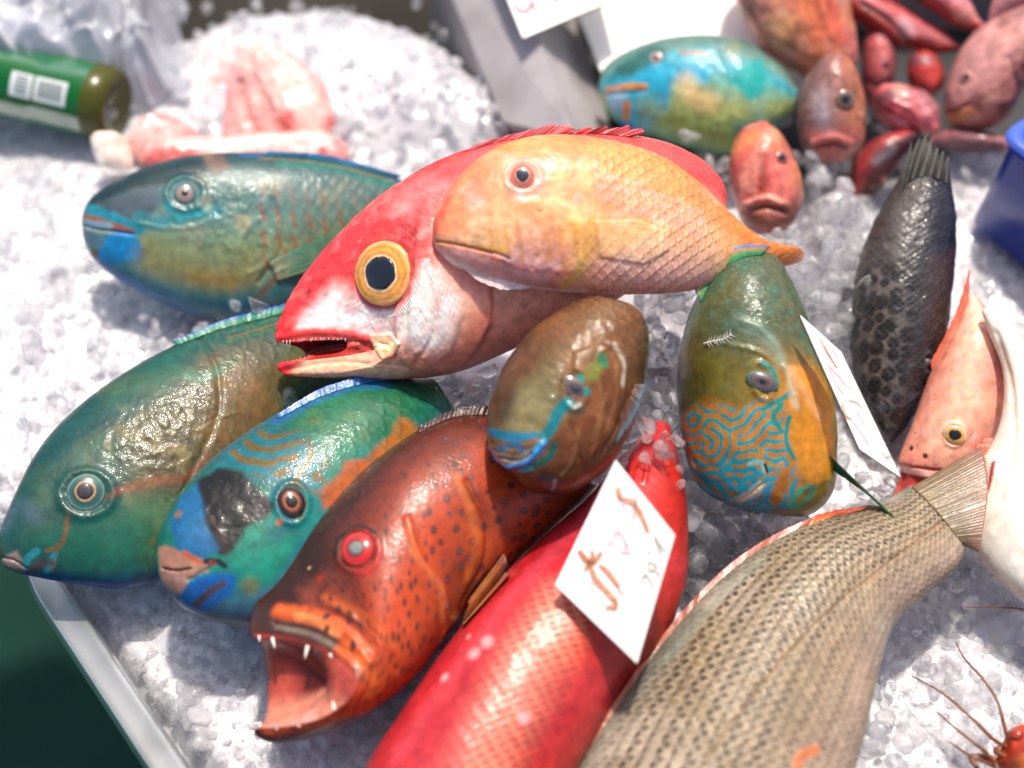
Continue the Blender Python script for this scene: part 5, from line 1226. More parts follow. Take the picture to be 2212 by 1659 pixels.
f.mix((1 - sstep(1930, 2010, 2080 - (f.px[:, 0] - 1930) * 0.5 + 0 * f.px[:, 0])) * 0.0, '#c8b0a0')
f.build(0.95)
f.wet(140, 32)
f.fin('dorsal_fin', [(1270, 1620), (1400, 1428), (1520, 1286), (1620, 1200), (1740, 1134), (1850, 1104)], [(1262, 1614), (1394, 1420), (1514, 1278), (1615, 1190), (1742, 1124), (1880, 1098)], ['#8a5a38', '#a8482a', '#b03a1c'], rays=60, ragged=0.02, ridge=0.1)
f.fin('dorsal_fin', [(1745, 1134), (1790, 1118), (1840, 1106)], [(1760, 1112), (1815, 1100), (1888, 1092)], ['#d08838', '#d06428', '#c83a18'], rays=7, ragged=0.08, lift=2)
f.fin('tail_fin', [(1968, 1050), (2020, 1100), (2086, 1180)], [(2122, 962), (2136, 1050), (2116, 1192)], ['#8a7452', '#7a6244', '#8a6a50', '#94705c'], rays=34, ragged=0.02, lift=4, ridge=1.2, streak='#6a5438', edge='#9a6a58', nu=120)

# ---------------------------------------------------------------- dark spotted grouper on the right
f = Fish('grouper', 'dark grey grouper with leopard spots and raised spiny fin beside the pink grouper', 'fish', (1950, 680), 0.062,
         [(1904, 952, 1926, 957, 14), (1878, 902, 1966, 912, 50), (1850, 830, 2010, 832, 80), (1836, 742, 2040, 742, 102), (1842, 640, 2056, 640, 110),
          (1860, 550, 2064, 552, 104), (1898, 462, 2064, 472, 86), (1940, 388, 2054, 402, 58), (1965, 330, 2040, 345, 30)],
         k=0.7, mat=M_WET, ns=320, nr=260,
         base=[(0, '#2a221e'), (.15, '#4a4038'), (.35, '#6a6058'), (.5, '#4a4644'), (.65, '#3a3638'), (.82, '#2a2830'), (1, '#1e1c26')])
f.noise('#8a8074', 50, 0.05, 0.5, 0.5, 3, (1 - sstep(0.4, 0.65, f.f)))
lower = sstep(480, 620, f.px[:, 1])
f.mix(lower * (1 - sstep(0.5, 0.8, f.f)) * 0.4, '#7a7068')
f.spots(35, 15.5, '#17120f', lower * (1 - 0.6 * sstep(0.55, 0.75, f.f)), jit=0.25, soft=0.25, op=0.95)
f.mix((1 - lower) * sstep(0.5, 0.8, f.f) * 0.8, '#1c1a2c'); f.noise('#b0a89c', 70, 0.2, 0.5, 0.6, 8, (1 - sstep(840, 900, -f.px[:, 1] + 1740)) * 0.8)
f.noise('#8a88a0', 60, 0.05, 0.4, 0.6, 9, sstep(830, 900, f.px[:, 1]))
f.poly([(2010, 560), (2070, 540), (2060, 700), (2030, 760), (2010, 680)], '#5c3c28', 20, 0.5)
f.rough(3.2, 90, None, 3).rough(2.0, 260, None, 6); f.scales(15, 1.0, h=1.2, edge='#1a1614', eop=0.3, tipc='#8a8484', tiop=0.2); f.ridge([(1930, 440), (1935, 600), (1925, 800), (1915, 930)], 26, 4)
f.ridge([(2005 + 10 * math.cos(a), 792 + 28 * math.sin(a)) for a in np.linspace(0, 6.28, 13)], 7, 4)
f.build(0.75)
f.wet(80, 33)
f.eye(2006, 792, 17, [(0, '#20242c'), (.5, '#3a4048'), (.8, '#6a7078'), (1, '#3a3430')], pupil=0.4, asp=1.5)
f.fin('dorsal_fin', [(1938, 430), (1965, 390), (2010, 380), (2056, 400)], [(1966, 296), (1990, 288), (2030, 300), (2054, 330)], ['#2a2624', '#3a3632', '#5a544c'], rays=7, ragged=0.34, ridge=2, streak='#8a7e6c', sop=0.5, lift=10)

# ---------------------------------------------------------------- pink coral grouper
f = Fish('coral_grouper', 'pale pink grouper with tiny blue dots and small golden eye beside the white squid', 'fish', (2070, 850), 0.055,
         [(1958, 1022, 1998, 1042, 26), (1940, 1000, 2050, 1046, 52), (1950, 966, 2108, 1006, 72), (1974, 905, 2156, 936, 88), (2000, 830, 2180, 855, 94),
          (2030, 755, 2180, 776, 84), (2060, 696, 2152, 704, 58), (2085, 646, 2116, 646, 24)],
         k=0.75, mat=M_SOFT, ns=280, nr=260,
         base=[(0, '#e48a70'), (.15, '#ee9c80'), (.4, '#f4b494'), (.6, '#f4b89a'), (.8, '#eea08a'), (1, '#e0806c')])
f.noise('#e8b08a', 24, 0, 0.5, 0.6, 3).noise('#d8806c', 34, 0.1, 0.5, 0.4, 4)
f.spots(21, 2.6, '#b4a8cc', sstep(980, 940, f.px[:, 1]), jit=0.4, op=0.85, keep=0.85)
f.stroke([(1940, 1010), (1980, 1000), (2060, 1030)], 26, '#e88878', soft=1, op=0.7).stroke([(1938, 1004), (1975, 1012), (2010, 1016), (2050, 1022)], 5, '#c83a30', soft=0.8, op=0.9).stroke([(1950, 1016), (2000, 1026), (2030, 1036)], 9, '#f0b0a0', soft=0.8)
f.blob(1966, 968, 6, '#3a1814').blob(1996, 986, 6, '#4a1f18').stroke([(2085, 650), (2060, 720), (2020, 800)], 7, '#d86a48', soft=1, op=0.7)
f.ridge([(1938, 1004), (1975, 1012), (2050, 1022)], 5, -4).ridge([(1945, 1018), (2000, 1030), (2040, 1036)], 8, 4).ridge([(2060, 946), (2058, 920)], 10, 2)
f.ridge([(2059 + 22 * math.cos(a), 940 + 26 * math.sin(a)) for a in np.linspace(0, 6.28, 13)], 6, 3).ridge([(2100, 860), (2110, 920), (2090, 970)], 8, -2)
f.build(1.05)
f.wet(60, 34)
f.eye(2060, 938, 21, [(0, '#14141a'), (.5, '#1c1a20'), (.55, '#d89a3c'), (.75, '#e0a848'), (.9, '#e8c0b0'), (1, '#d8a8a8')], pupil=0.5, pcol='#12141c', asp=1.25, pasp=1.3, bulge=0.4)
f.fin('dorsal_fin', [(2010, 800), (2050, 716), (2090, 650)], [(2010, 780), (2062, 680), (2096, 570)], ['#e07050', '#d85a3c'], rays=8, ragged=0.1)
f.fin('lower_jaw', [(1945, 1018), (1985, 1034), (2030, 1040)], [(1930, 1070), (1960, 1090), (2010, 1070)], ['#c84038', '#c03a34', '#d86a5a'], lift=-4, rays=3, ragged=0.02)
f.fin('pectoral_fin', [(2050, 1010), (2090, 985), (2130, 950)], [(2060, 1022), (2110, 1000), (2170, 940)], ['#e07a58', '#d86848'], lift=0, rays=6)

# ---------------------------------------------------------------- turquoise parrotfish at the back
f = Fish('parrotfish', 'turquoise and lime parrotfish with orange lip stripe lying below the white card', 'fish', (1500, 200), 0.062,
         [(1294, 190, 1297, 212, 12), (1302, 152, 1318, 252, 44), (1342, 116, 1364, 282, 78), (1420, 86, 1424, 300, 100), (1520, 74, 1512, 326, 112), (1612, 92, 1592, 332, 106), (1684, 140, 1662, 298, 80), (1722, 190, 1708, 250, 44)],
         k=0.8, ws=0.85, group=PARROT, mat=M_WET, ns=240,
         base=[(0, '#4a6a5c'), (.15, '#6a8f84'), (.32, '#2f9fae'), (.48, '#7aa88c'), (.65, '#a8b06a'), (.82, '#8fb068'), (1, '#4a8a70')])
f.noise('#b0a860', 26, 0, 0.5, 0.5, 3).noise('#5fa89a', 30, 0.1, 0.5, 0.5, 5)
f.poly([(1330, 140), (1400, 95), (1440, 100), (1430, 140), (1360, 170), (1320, 172)], '#1f5a52', 14, 0.9)
f.poly([(1300, 180), (1360, 165), (1420, 130), (1500, 130), (1540, 150), (1520, 180), (1450, 180), (1440, 240), (1400, 280), (1360, 280), (1320, 240)], '#18a0c0', 12, 0.95)
f.stroke([(1310, 196), (1350, 188), (1390, 188)], 7, '#d88a34', soft=0.5).blob(1330, 222, 24, '#9ac0d4', soft=0.6).stroke([(1352, 225), (1352, 256)], 8, '#d08030').stroke([(1340, 268), (1380, 282)], 10, '#1a6fc0')
f.poly([(1440, 110), (1530, 95), (1560, 120), (1520, 135), (1450, 135)], '#2fa0b0', 10, 0.8).poly([(1570, 170), (1610, 140), (1648, 125), (1660, 160), (1650, 200), (1620, 220), (1600, 195)], '#12a09a', 8, 0.95)
f.stroke([(1480, 180), (1500, 210), (1530, 220)], 20, '#f0c888', soft=1, op=0.7).stroke([(1400, 240), (1500, 290), (1580, 310)], 26, '#a0a83c', soft=1, op=0.6).stroke([(1690, 270), (1600, 280)], 16, '#2a8a90', soft=1, op=0.6)
f.stroke([(1470, 110), (1520, 112)], 6, '#c08a6a', op=0.7).ridge([(1560, 100), (1580, 170), (1560, 250)], 9, -3).ridge([(1300, 206), (1350, 204), (1392, 196)], 5, -4).rough(2, 90, None, 4)
f.build(0.95)
f.wet(40, 35)
f.eye(1416, 124, 15, [(0, '#5a4a50'), (.4, '#8a7478'), (.8, '#b09a90'), (1, '#2a6a64')], pupil=0.35)

# ---------------------------------------------------------------- small fish at the back right
def small(name, label, anchor, z, rows, base, ops=(), eyes=(), k=0.8, mat=None, seed=3, **kw):
    g = Fish(name, label, 'fish', anchor, z, rows, k=k, mat=mat or M_RED, ns=150, nr=150, base=base, group='small fish at the back', **kw)
    for o in ops: getattr(g, o[0])(*o[1:])
    g.noise('#5a2420', 45, 0.1, 0.5, 0.55, seed + 40).noise('#e8a890', 60, 0.2, 0.55, 0.45, seed + 50).rough(5, 45, None, seed).rough(2, 150, None, seed + 1); g.build()
    g.wet(24, seed)
    for e in eyes: g.eye(*e)
    return g
RB = [(0, '#b84a40'), (.25, '#c8504a'), (.5, '#cc5854'), (.75, '#d87466'), (1, '#b8645c')]
small('soldierfish', 'small orange red fish head pointing out of the ice next to the goatfish tail', (1650, 390), 0.075,
      [(1635, 506, 1680, 506, 26), (1600, 478, 1716, 478, 60), (1578, 410, 1733, 420, 76), (1578, 335, 1722, 350, 74), (1600, 284, 1690, 292, 52), (1636, 264, 1662, 266, 16)], RB,
      [('noise', '#d88a40', 40, 0, 0.5, 0.6, 2), ('stroke', [(1610, 440), (1650, 425), (1690, 435)], 6, '#f0a090', 0.8), ('stroke', [(1640, 340), (1646, 400), (1640, 420)], 14, '#8a3a28', 1.0, 0.7), ('stroke', [(1600, 330), (1610, 390)], 14, '#e0705c', 1, .7),
       ('poly', [(1600, 440), (1650, 450), (1720, 440), (1715, 490), (1650, 506), (1605, 490)], '#9a6a54', 14, 0.7), ('ridge', [(1600, 446), (1650, 430), (1700, 444)], 9, 5), ('ridge', [(1605, 460), (1650, 452), (1700, 462)], 7, -5), ('stroke', [(1610, 455), (1650, 448), (1695, 456)], 4, '#5a2018')],
      [(1690, 340, 15, [(0, '#2a2024'), (.5, '#6a3a34'), (1, '#c86a54')])])
small('soldierfish', 'olive and pink fish head with blunt face behind the small orange red one', (1795, 240), 0.08,
      [(1770, 352, 1826, 346, 26), (1734, 318, 1862, 314, 58), (1724, 250, 1872, 250, 74), (1738, 180, 1862, 184, 70), (1768, 132, 1840, 134, 46), (1796, 116, 1816, 116, 14)],
      [(0, '#6f4c46'), (.3, '#8a5f58'), (.6, '#a06258'), (.85, '#b8704e'), (1, '#a86048')],
      [('poly', [(1735, 290), (1800, 280), (1865, 290), (1850, 345), (1770, 350)], '#c86a60', 18, 0.9), ('noise', '#b0a040', 40, 0.15, 0.5, 0.5, 2), ('stroke', [(1770, 210), (1775, 260)], 20, '#a8a0a4', 1, 0.6), ('ridge', [(1745, 312), (1800, 298), (1840, 312)], 9, 5), ('stroke', [(1760, 320), (1800, 312), (1830, 322)], 5, '#7a2a28')],
      [(1826, 214, 22, [(0, '#2a2020'), (.5, '#5a443c'), (.85, '#80604e'), (1, '#8a6a50')], 0.4)])
small('soldierfish', 'small pink fish with wrinkled snout beside the olive pink fish head', (1955, 240), 0.06,
      [(2012, 292, 2032, 272, 18), (1945, 288, 2028, 232, 46), (1900, 262, 2000, 198, 56), (1884, 225, 1950, 182, 44), (1885, 200, 1915, 182, 20)],
      [(0, '#a03a3a'), (.4, '#c85258'), (.7, '#d87878'), (1, '#7a3a40')], [('noise', '#e89aa0', 60, 0, 0.4, 0.7, 4), ('stroke', [(1900, 215), (1950, 200)], 14, '#6a5058', 1, .8), ('ridge', [(1930, 220), (1970, 240), (1990, 270)], 8, 4), ('ridge', [(1910, 240), (1950, 262), (1980, 284)], 6, -4)])
small('soldierfish', 'tiny red fish head near the chin of the large pink fish', (1995, 160), 0.055,
      [(1996, 208, 2016, 206, 14), (1968, 190, 2038, 184, 36), (1960, 155, 2042, 150, 42), (1965, 125, 2025, 122, 32), (1985, 112, 2005, 110, 10)],
      [(0, '#8a2a28'), (.4, '#c03a34'), (.7, '#cc4a40'), (1, '#8a3030')], [('stroke', [(1970, 130), (2010, 126)], 10, '#5a4a58', 1, .8), ('blob', 1995, 188, 6, '#5a2018')])
small('pink_fish', 'large smooth pink fish with small eye next to the blue bin', (2130, 160), 0.065,
      [(2038, 240, 2052, 268, 16), (2044, 178, 2108, 280, 60), (2078, 102, 2172, 258, 86), (2140, 38, 2210, 196, 92), (2212, -4, 2280, 130, 84), (2300, -40, 2350, 60, 50), (2380, -60, 2400, 0, 20)],
      [(0, '#b07a72'), (.3, '#c08a84'), (.55, '#cc8a80'), (.8, '#c87a70'), (1, '#b06a68')],
      [('noise', '#d89a94', 24, 0, 0.5, 0.5, 3), ('poly', [(2040, 240), (2090, 225), (2160, 230), (2150, 270), (2070, 275)], '#cc6a58', 20, 0.7), ('stroke', [(2042, 262), (2070, 252), (2100, 248)], 12, '#d88a50', 0.9), ('stroke', [(2040, 240), (2060, 238), (2088, 228)], 4, '#8a3a28', 0.8), ('ridge', [(2038, 242), (2062, 238), (2090, 228)], 5, -5), ('ridge', [(2180, 130), (2200, 190), (2190, 240)], 8, -4)],
      [(2086, 166, 14, [(0, '#181c24'), (.5, '#3a4450'), (.6, '#c88068'), (1, '#c89088')], 0.45)], mat=M_SOFT)
small('pink_fish', 'broad pink and orange fish hanging over the white card at the back', (1720, 40), 0.085,
      [(1740, 168, 1800, 172, 24), (1650, 108, 1850, 134, 70), (1596, 26, 1842, 44, 92), (1578, -60, 1824, -60, 96), (1590, -150, 1800, -150, 80), (1640, -220, 1760, -220, 40)],
      [(0, '#c88a80'), (.3, '#d88a70'), (.6, '#d8744c'), (.85, '#cc5a44'), (1, '#c88078')], [('noise', '#e8b070', 30, 0, 0.5, 0.6, 3), ('noise', '#c85a40', 40, 0.1, 0.5, 0.5, 6), ('ridge', [(1620, 20), (1660, 80), (1740, 130)], 9, -5), ('ridge', [(1770, 0), (1800, 80)], 9, 5)])
small('red_fish', 'slender red fish with dark side crease pointing at the large pink fish', (1950, 50), 0.07,
      [(2072, 98, 2076, 106, 6), (2024, 58, 2016, 114, 28), (1944, 12, 1924, 96, 46), (1856, -38, 1838, 44, 50), (1760, -84, 1744, 2, 40), (1690, -100, 1680, -60, 16)],
      [(0, '#a83a38'), (.25, '#c85a5c'), (.5, '#cc7474'), (.7, '#c0483e'), (1, '#8a2a24')], [('stroke', [(1860, 10), (1920, 48), (1960, 92)], 5, '#4a1a14', .8), ('ridge', [(1860, 10), (1920, 48), (1960, 92)], 7, -6), ('stroke', [(1950, 50), (1960, 70)], 14, '#e0b0b0', 1, .8)])
small('pink_fish', 'rosy fish lying behind the slender red fish at the sink edge', (2080, 0), 0.09,
      [(2128, 58, 2140, 66, 10), (2080, -10, 2064, 58, 40), (2010, -60, 1984, 4, 50), (1930, -110, 1900, -50, 44), (1860, -150, 1840, -110, 20)],
      [(0, '#c87a7c'), (.4, '#d08084'), (.75, '#b84a48'), (1, '#7a2420')], [('stroke', [(2010, 0), (2060, 34)], 10, '#a03030', 1, .7)])
small('pink_fish', 'pale rosy fish above the large pink one at the sink edge', (2170, -20), 0.11,
      [(2135, 40, 2150, 52, 10), (2160, -20, 2200, 24, 40), (2240, -70, 2290, -20, 46), (2330, -110, 2360, -70, 24)],
      [(0, '#d89a98'), (.5, '#d89090'), (1, '#b86a68')])
small('red_fish', 'dark red fish half buried under the spiny fin of the dark grouper', (1880, 350), 0.04,
      [(1835, 420, 1866, 440, 14), (1838, 360, 1905, 410, 36), (1868, 312, 1945, 352, 40), (1920, 286, 1975, 318, 30), (1970, 280, 1990, 290, 10)],
      [(0, '#8a2a2c'), (.35, '#b03a3c'), (.6, '#4a2a2c'), (1, '#241618')], [('stroke', [(1890, 350), (1930, 322)], 9, '#8a9aa4', 1, .7)])

small('soldierfish', 'dull pink fish wedged behind the olive pink fish head', (1890, 150), 0.045,
      [(1880, 236, 1906, 232, 14), (1862, 190, 1930, 180, 38), (1858, 130, 1936, 124, 46), (1868, 80, 1926, 76, 36), (1888, 56, 1908, 54, 10)],
      [(0, '#8a3a3c'), (.4, '#b85858'), (.7, '#c8706c'), (1, '#7a3a3c')], [('ridge', [(1870, 180), (1896, 190), (1922, 178)], 7, -5)], [(1915, 140, 10, [(0, '#181418'), (.6, '#6a3a38'), (1, '#b86a64')])])
small('soldierfish', 'rosy fish lying under the chin of the large pink fish', (2090, 310), 0.03,
      [(2010, 300, 2018, 314, 10), (2040, 278, 2060, 326, 30), (2090, 276, 2110, 330, 38), (2150, 290, 2160, 330, 30), (2200, 304, 2206, 324, 10)],
      [(0, '#8a4a50'), (.5, '#a0686c'), (1, '#5a3a44')])
# ================================================================== PROPS
# ---------------------------------------------------------------- fillets on the ice heap
M_FLESH = fish_mat('raw_flesh', rough=0.35, coat=0.4, coat_rough=0.15, bump=0.3, bscale=180, sss=0.35)
def fillet(label, anchor, z, rows, base, ops=(), k=0.8, **kw):
    g = Fish('fish_fillet', label, 'fish fillet', anchor, z, rows, k=k, mat=M_FLESH, ns=130, nr=140, base=base, group='raw fillets on the ice', **kw)
    g.noise('#f2c8c0', 40, 0.0, 0.5, 0.5, 3).noise('#ec8a84', 50, 0.2, 0.6, 0.5, 6)
    for o in ops: getattr(g, o[0])(*o[1:])
    g.rough(26, 13, None, 3 + len(label) % 7).rough(9, 34, None, 5).rough(3, 110, None, 6); g.build(); return g
FB = [(0, '#eeb0a8'), (.3, '#f0b8ae'), (.6, '#ec9c96'), (.8, '#e68a86'), (1, '#e07c7a')]
fillet('upright fan shaped pink fillet standing on the ice heap', (600, 210), 0.045,
       [(540, 108, 596, 96, 10), (512, 146, 646, 142, 24), (496, 196, 690, 196, 30), (484, 244, 716, 246, 34), (478, 292, 736, 290, 34), (510, 330, 720, 326, 20)], FB,
       [('ridge', [(560, 120), (580, 190), (610, 250), (640, 290)], 16, 14), ('ridge', [(520, 180), (530, 240), (560, 300)], 14, -12), ('stroke', [(600, 130), (640, 190), (680, 250)], 34, '#f8dccc', 1, .7), ('stroke', [(510, 200), (520, 260)], 22, '#f0a49c', 1, .6), ('blob', 624, 264, 16, '#d84a48', .8), ('blob', 712, 268, 12, '#dc5a58', .9, .8)])
fillet('flat pink fillet lying behind the teal parrotfish', (520, 310), 0.04,
       [(300, 345, 330, 362, 10), (330, 306, 360, 376, 24), (420, 300, 430, 380, 30), (520, 284, 520, 380, 34), (620, 276, 620, 374, 34), (700, 284, 706, 366, 28), (752, 306, 752, 352, 10)], FB,
       [('stroke', [(310, 350), (370, 330), (410, 338)], 16, '#e05a56', 1, .8), ('stroke', [(480, 320), (600, 306), (700, 318)], 18, '#fae8e0', 1, .8), ('blob', 700, 330, 12, '#dc6a66', 1)])
fillet('folded pink fillet beside the green bottle base', (350, 290), 0.036,
       [(306, 250, 336, 242, 10), (280, 286, 402, 262, 26), (276, 325, 440, 306, 30), (296, 356, 430, 352, 20)], FB)
fillet('thin pale pink fillet leaning behind the upright fan shaped one', (560, 150), 0.036,
       [(500, 92, 530, 84, 6), (470, 130, 570, 110, 18), (440, 190, 560, 180, 22), (420, 250, 540, 250, 22), (440, 290, 520, 290, 10)], [(0, '#f6dcd6'), (.5, '#f4d0c8'), (1, '#eeb8b0')])
fillet('small cream scrap of fish on the ice by the bottle', (235, 320), 0.045,
       [(196, 298, 206, 290, 5), (200, 320, 262, 296, 14), (212, 352, 290, 330, 16), (240, 368, 290, 362, 8)], [(0, '#efe4d8'), (.5, '#f0dccc'), (1, '#e8ccb8')])

# ---------------------------------------------------------------- squid
M_SQUID = fish_mat('squid_skin', rough=0.38, coat=0.35, coat_rough=0.2, bump=0.12, sss=0.3, var=0.04)
g = Fish('squid', 'cream white squid with smooth folded mantle lying beside the pink grouper', 'squid', (2200, 980), 0.072,
         [(2120, 672, 2150, 660, 10), (2138, 722, 2200, 716, 34), (2166, 800, 2252, 800, 48), (2164, 900, 2300, 900, 62), (2122, 1000, 2330, 1000, 74), (2084, 1072, 2350, 1080, 78),
          (2090, 1152, 2364, 1180, 74), (2134, 1228, 2376, 1260, 66), (2206, 1296, 2390, 1340, 50), (2280, 1360, 2400, 1400, 24)], k=0.6, mat=M_SQUID, ns=220, nr=200,
         base=[(0, '#f0e0cc'), (.2, '#f4ead8'), (.5, '#f6ecdc'), (.8, '#f2e2d0'), (1, '#e8d2bc')])
g.noise('#f0dcc4', 20, 0, 0.5, 0.6, 3).stroke([(2100, 1190), (2160, 1250), (2212, 1290)], 14, '#e8b89c', 1, .5).stroke([(2148, 1000), (2140, 1030), (2134, 1055)], 5, '#a83a48', .7)
g.spots(12, 2, '#b07a58', g.region([(2120, 1200), (2200, 1250), (2212, 1300), (2140, 1240)], 12), op=0.5, keep=0.6)
g.ridge([(2150, 720), (2180, 820), (2190, 920), (2180, 1010), (2160, 1080)], 12, -4).ridge([(2130, 990), (2180, 1060), (2212, 1180)], 22, 5).stroke([(2158, 740), (2184, 830), (2192, 930), (2180, 1020)], 6, '#d8b89c', 1, .6)
g.rough(5, 16, None, 3); g.build()
g.fin('mantle_flap', [(2130, 985), (2106, 1040), (2096, 1100), (2110, 1160)], [(2108, 1000), (2080, 1060), (2076, 1120), (2098, 1180)], ['#f0e2d0', '#f6ecde'], lift=0, base_lift=6, rays=1, ragged=0.0, ridge=2)

# ---------------------------------------------------------------- spiny lobster at the corner
g = Fish('lobster', 'red brown spiny lobster head with long thin feelers on the front ice', 'lobster', (2230, 1640), 0.03,
         [(2150, 1642, 2160, 1662, 8), (2166, 1606, 2180, 1690, 26), (2190, 1572, 2220, 1720, 44), (2240, 1570, 2280, 1750, 54), (2320, 1600, 2350, 1790, 54), (2400, 1660, 2420, 1800, 36)], k=0.7, mat=M_WET, ns=140, nr=120,
         base=[(0, '#c04018'), (.3, '#a83414'), (.55, '#5a1c10'), (.8, '#8a3a18'), (1, '#5a2010')])
g.noise('#d87830', 50, 0.1, 0.5, 0.7, 3).noise('#3a0c08', 60, 0.1, 0.5, 0.7, 5).rough(6, 70, None, 4).build()
g.eye(2196, 1586, 15, [(0, '#c03a12'), (.6, '#b83410'), (1, '#6a1a0c')], 0.0, '#000000', 0.9)
M_FEEL = plain_mat('feeler', '#8a4a22', rough=0.4, noise=0.8, nscale=300, c2='#3a1a10')
for px in ([(2065, 1387), (2083, 1422), (2121, 1464), (2155, 1515), (2171, 1574), (2180, 1600)], [(1970, 1460), (2038, 1499), (2100, 1552), (2146, 1597), (2176, 1614)],
           [(2025, 1539), (2071, 1579), (2126, 1622), (2150, 1650)], [(2050, 1602), (2098, 1634), (2150, 1656)], [(2086, 1312), (2150, 1312), (2230, 1326), (2300, 1420), (2290, 1590)]):
    q = spline(px, 24); n_ = len(q)
    W_ = np.array([on_z(x, y, 0.022 + 0.022 * math.sin(math.pi * min(1, (k + 1) / n_)) * 0.5 + 0.012 * k / n_) for k, (x, y) in enumerate(q)])
    V, F = tube(W_, np.linspace(0.0003, 0.0013, n_), 8); part('feeler', V, F, M_FEEL, g.root)
for px in ([(2150, 1640), (2098, 1636), (2112, 1662), (2122, 1700)], [(2160, 1618), (2152, 1624), (2186, 1640)]):
    W_ = np.array([on_z(x, y, 0.032) for x, y in spline(px, 16)]); V, F = tube(W_, np.linspace(0.0022, 0.001, 16), 8); part('leg', V, F, M_FEEL, g.root)

# ---------------------------------------------------------------- price cards
M_CARD = plain_mat('card_white', '#f6f4ee', rough=0.45, noise=0.12, nscale=40, c2='#e8e0cc')
M_EDGE = plain_mat('card_edge', '#8a7a58', rough=0.7, noise=0.8, nscale=400, c2='#4a3a20')
M_INK = plain_mat('marker_red_brown', '#b8683c', rough=0.6, noise=0.9, nscale=300, c2='#dcae90')
M_INKP = plain_mat('marker_pink', '#d8a0a4', rough=0.6, noise=0.8, nscale=200, c2='#f0d8d8')
M_INKG = plain_mat('pencil_grey', '#a09888', rough=0.6, noise=0.4, nscale=200, c2='#d8d0c4')
def card(label, corners, anchor, z, n, strokes=(), th=0.0022, name='price_card'):
    n = unit(np.array(n, float)); p0 = on_z(*anchor, z)
    Q = [on_plane(x, y, p0, n) for x, y in corners]
    root_ = thing(name, p0, label, 'price card')
    bm = bmesh.new(); vs = [bm.verts.new((q - p0).tolist()) for q in Q]; vb = [bm.verts.new((q - p0 - n * th).tolist()) for q in Q]
    f1 = bm.faces.new(vs); bm.faces.new(vb[::-1]); 
    for i in range(len(Q)): fs = bm.faces.new([vs[i], vb[i], vb[(i + 1) % len(Q)], vs[(i + 1) % len(Q)]]); fs.material_index = 1
    bmesh.ops.recalc_face_normals(bm, faces=bm.faces[:])
    me = bpy.data.meshes.new('board'); bm.to_mesh(me); bm.free(); me.materials.append(M_CARD); me.materials.append(M_EDGE)
    o = bpy.data.objects.new('board', me); col.objects.link(o); o.parent = root_
    for k, (px, r, mt) in enumerate(strokes):
        q = spline(px, 14); Wp = np.array([on_plane(x, y, p0 + n * 0.0006, n) for x, y in q])
        T = np.gradient(Wp, axis=0); T /= np.linalg.norm(T, axis=1)[:, None]; S_ = np.cross(T, n)
        rr = r * 0.000294 * (0.75 + 0.4 * np.sin(np.linspace(0.3, 2.9, 14)) + 0.25 * vnoise(Wp, 300, k))
        V = np.concatenate([Wp + S_ * rr[:, None], Wp - S_ * rr[:, None]]); F = np.array([[i, i + 1, i + 15, i + 14] for i in range(13)])
        part('writing', V, F, mt, root_, smooth=False)
    return root_
def z1(X, Y): return (844.8 + .347 * X, 921.6 + .347 * Y)
def st(pts, r, m): return ([z1(*p) for p in pts], r, m)
tocam = lambda a: -unit(ray(*a))
W1 = [st([(1410, 380), (1430, 450), (1500, 470), (1560, 560), (1602, 660)], 4.5, M_INK), st([(1440, 440), (1452, 510)], 3, M_INKP), st([(1530, 430), (1520, 500), (1500, 600)], 2.5, M_INKP),
      st([(1412, 640), (1385, 690), (1355, 745)], 4, M_INKP), st([(1420, 650), (1450, 700), (1472, 762)], 3, M_INKP), st([(1430, 775), (1465, 785), (1495, 780)], 3, M_INKP),
      st([(1170, 770), (1200, 815), (1240, 850), (1270, 845)], 5, M_INK), st([(1250, 770), (1252, 820), (1205, 895)], 4, M_INK), st([(1312, 780), (1275, 830), (1250, 860)], 4, M_INK),
      st([(1235, 860), (1280, 960), (1345, 1030), (1402, 1100), (1390, 1142)], 5, M_INK), st([(1392, 1140), (1365, 1125), (1335, 1135)], 4, M_INK), st([(1295, 860), (1350, 910), (1418, 1000)], 4.5, M_INK), st([(1260, 920), (1240, 1030)], 2.5, M_INKP), st([(1400, 990), (1450, 1050)], 2.5, M_INKP),
      st([(1640, 680), (1670, 730), (1712, 782)], 2, M_INKG), st([(1640, 690), (1665, 750), (1680, 800)], 2, M_INKG), st([(1605, 770), (1612, 795)], 2.5, M_INKG), st([(1600, 840), (1650, 865), (1630, 900), (1600, 880), (1602, 842)], 2, M_INKG),
      st([(1560, 995), (1580, 920), (1640, 1000)], 2, M_INKG), st([(1655, 900), (1672, 940)], 2, M_INKG)]
card('square white price card with red brown brush writing lying on the red fish', [(1330, 993), (1458, 1156), (1376, 1433), (1199, 1263)], (1330, 1200), 0.125, unit(tocam((1330, 1200)) + np.array([-0.25, 0.0, 0.15])), W1, th=0.0015)
def z6(X, Y): return ((1880 + .452 * X) * .768, (700 + .452 * Y) * .768)
W2 = [([z6(*p) for p in pts], r, M_INKP if k % 3 else M_INK) for k, (pts, r) in enumerate([([(945, 560), (1000, 660), (1050, 740)], 1.6), ([(980, 700), (1060, 790), (1100, 830)], 1.6), ([(1000, 740), (1060, 860), (1090, 900)], 1.5), ([(1080, 960), (1110, 1040), (1140, 1060)], 1.5),
      ([(1060, 820), (1130, 860), (1160, 900)], 1.2), ([(1140, 1060), (1190, 1130), (1250, 1220)], 1.6), ([(1120, 940), (1180, 960), (1200, 1000)], 1.2), ([(1310, 1180), (1340, 1230)], 1.3), ([(1330, 1260), (1370, 1310)], 1.4), ([(1350, 1300), (1390, 1290)], 1.2), ([(1010, 610), (1060, 680)], 1.2), ([(1170, 1010), (1230, 1100)], 1.2)])]
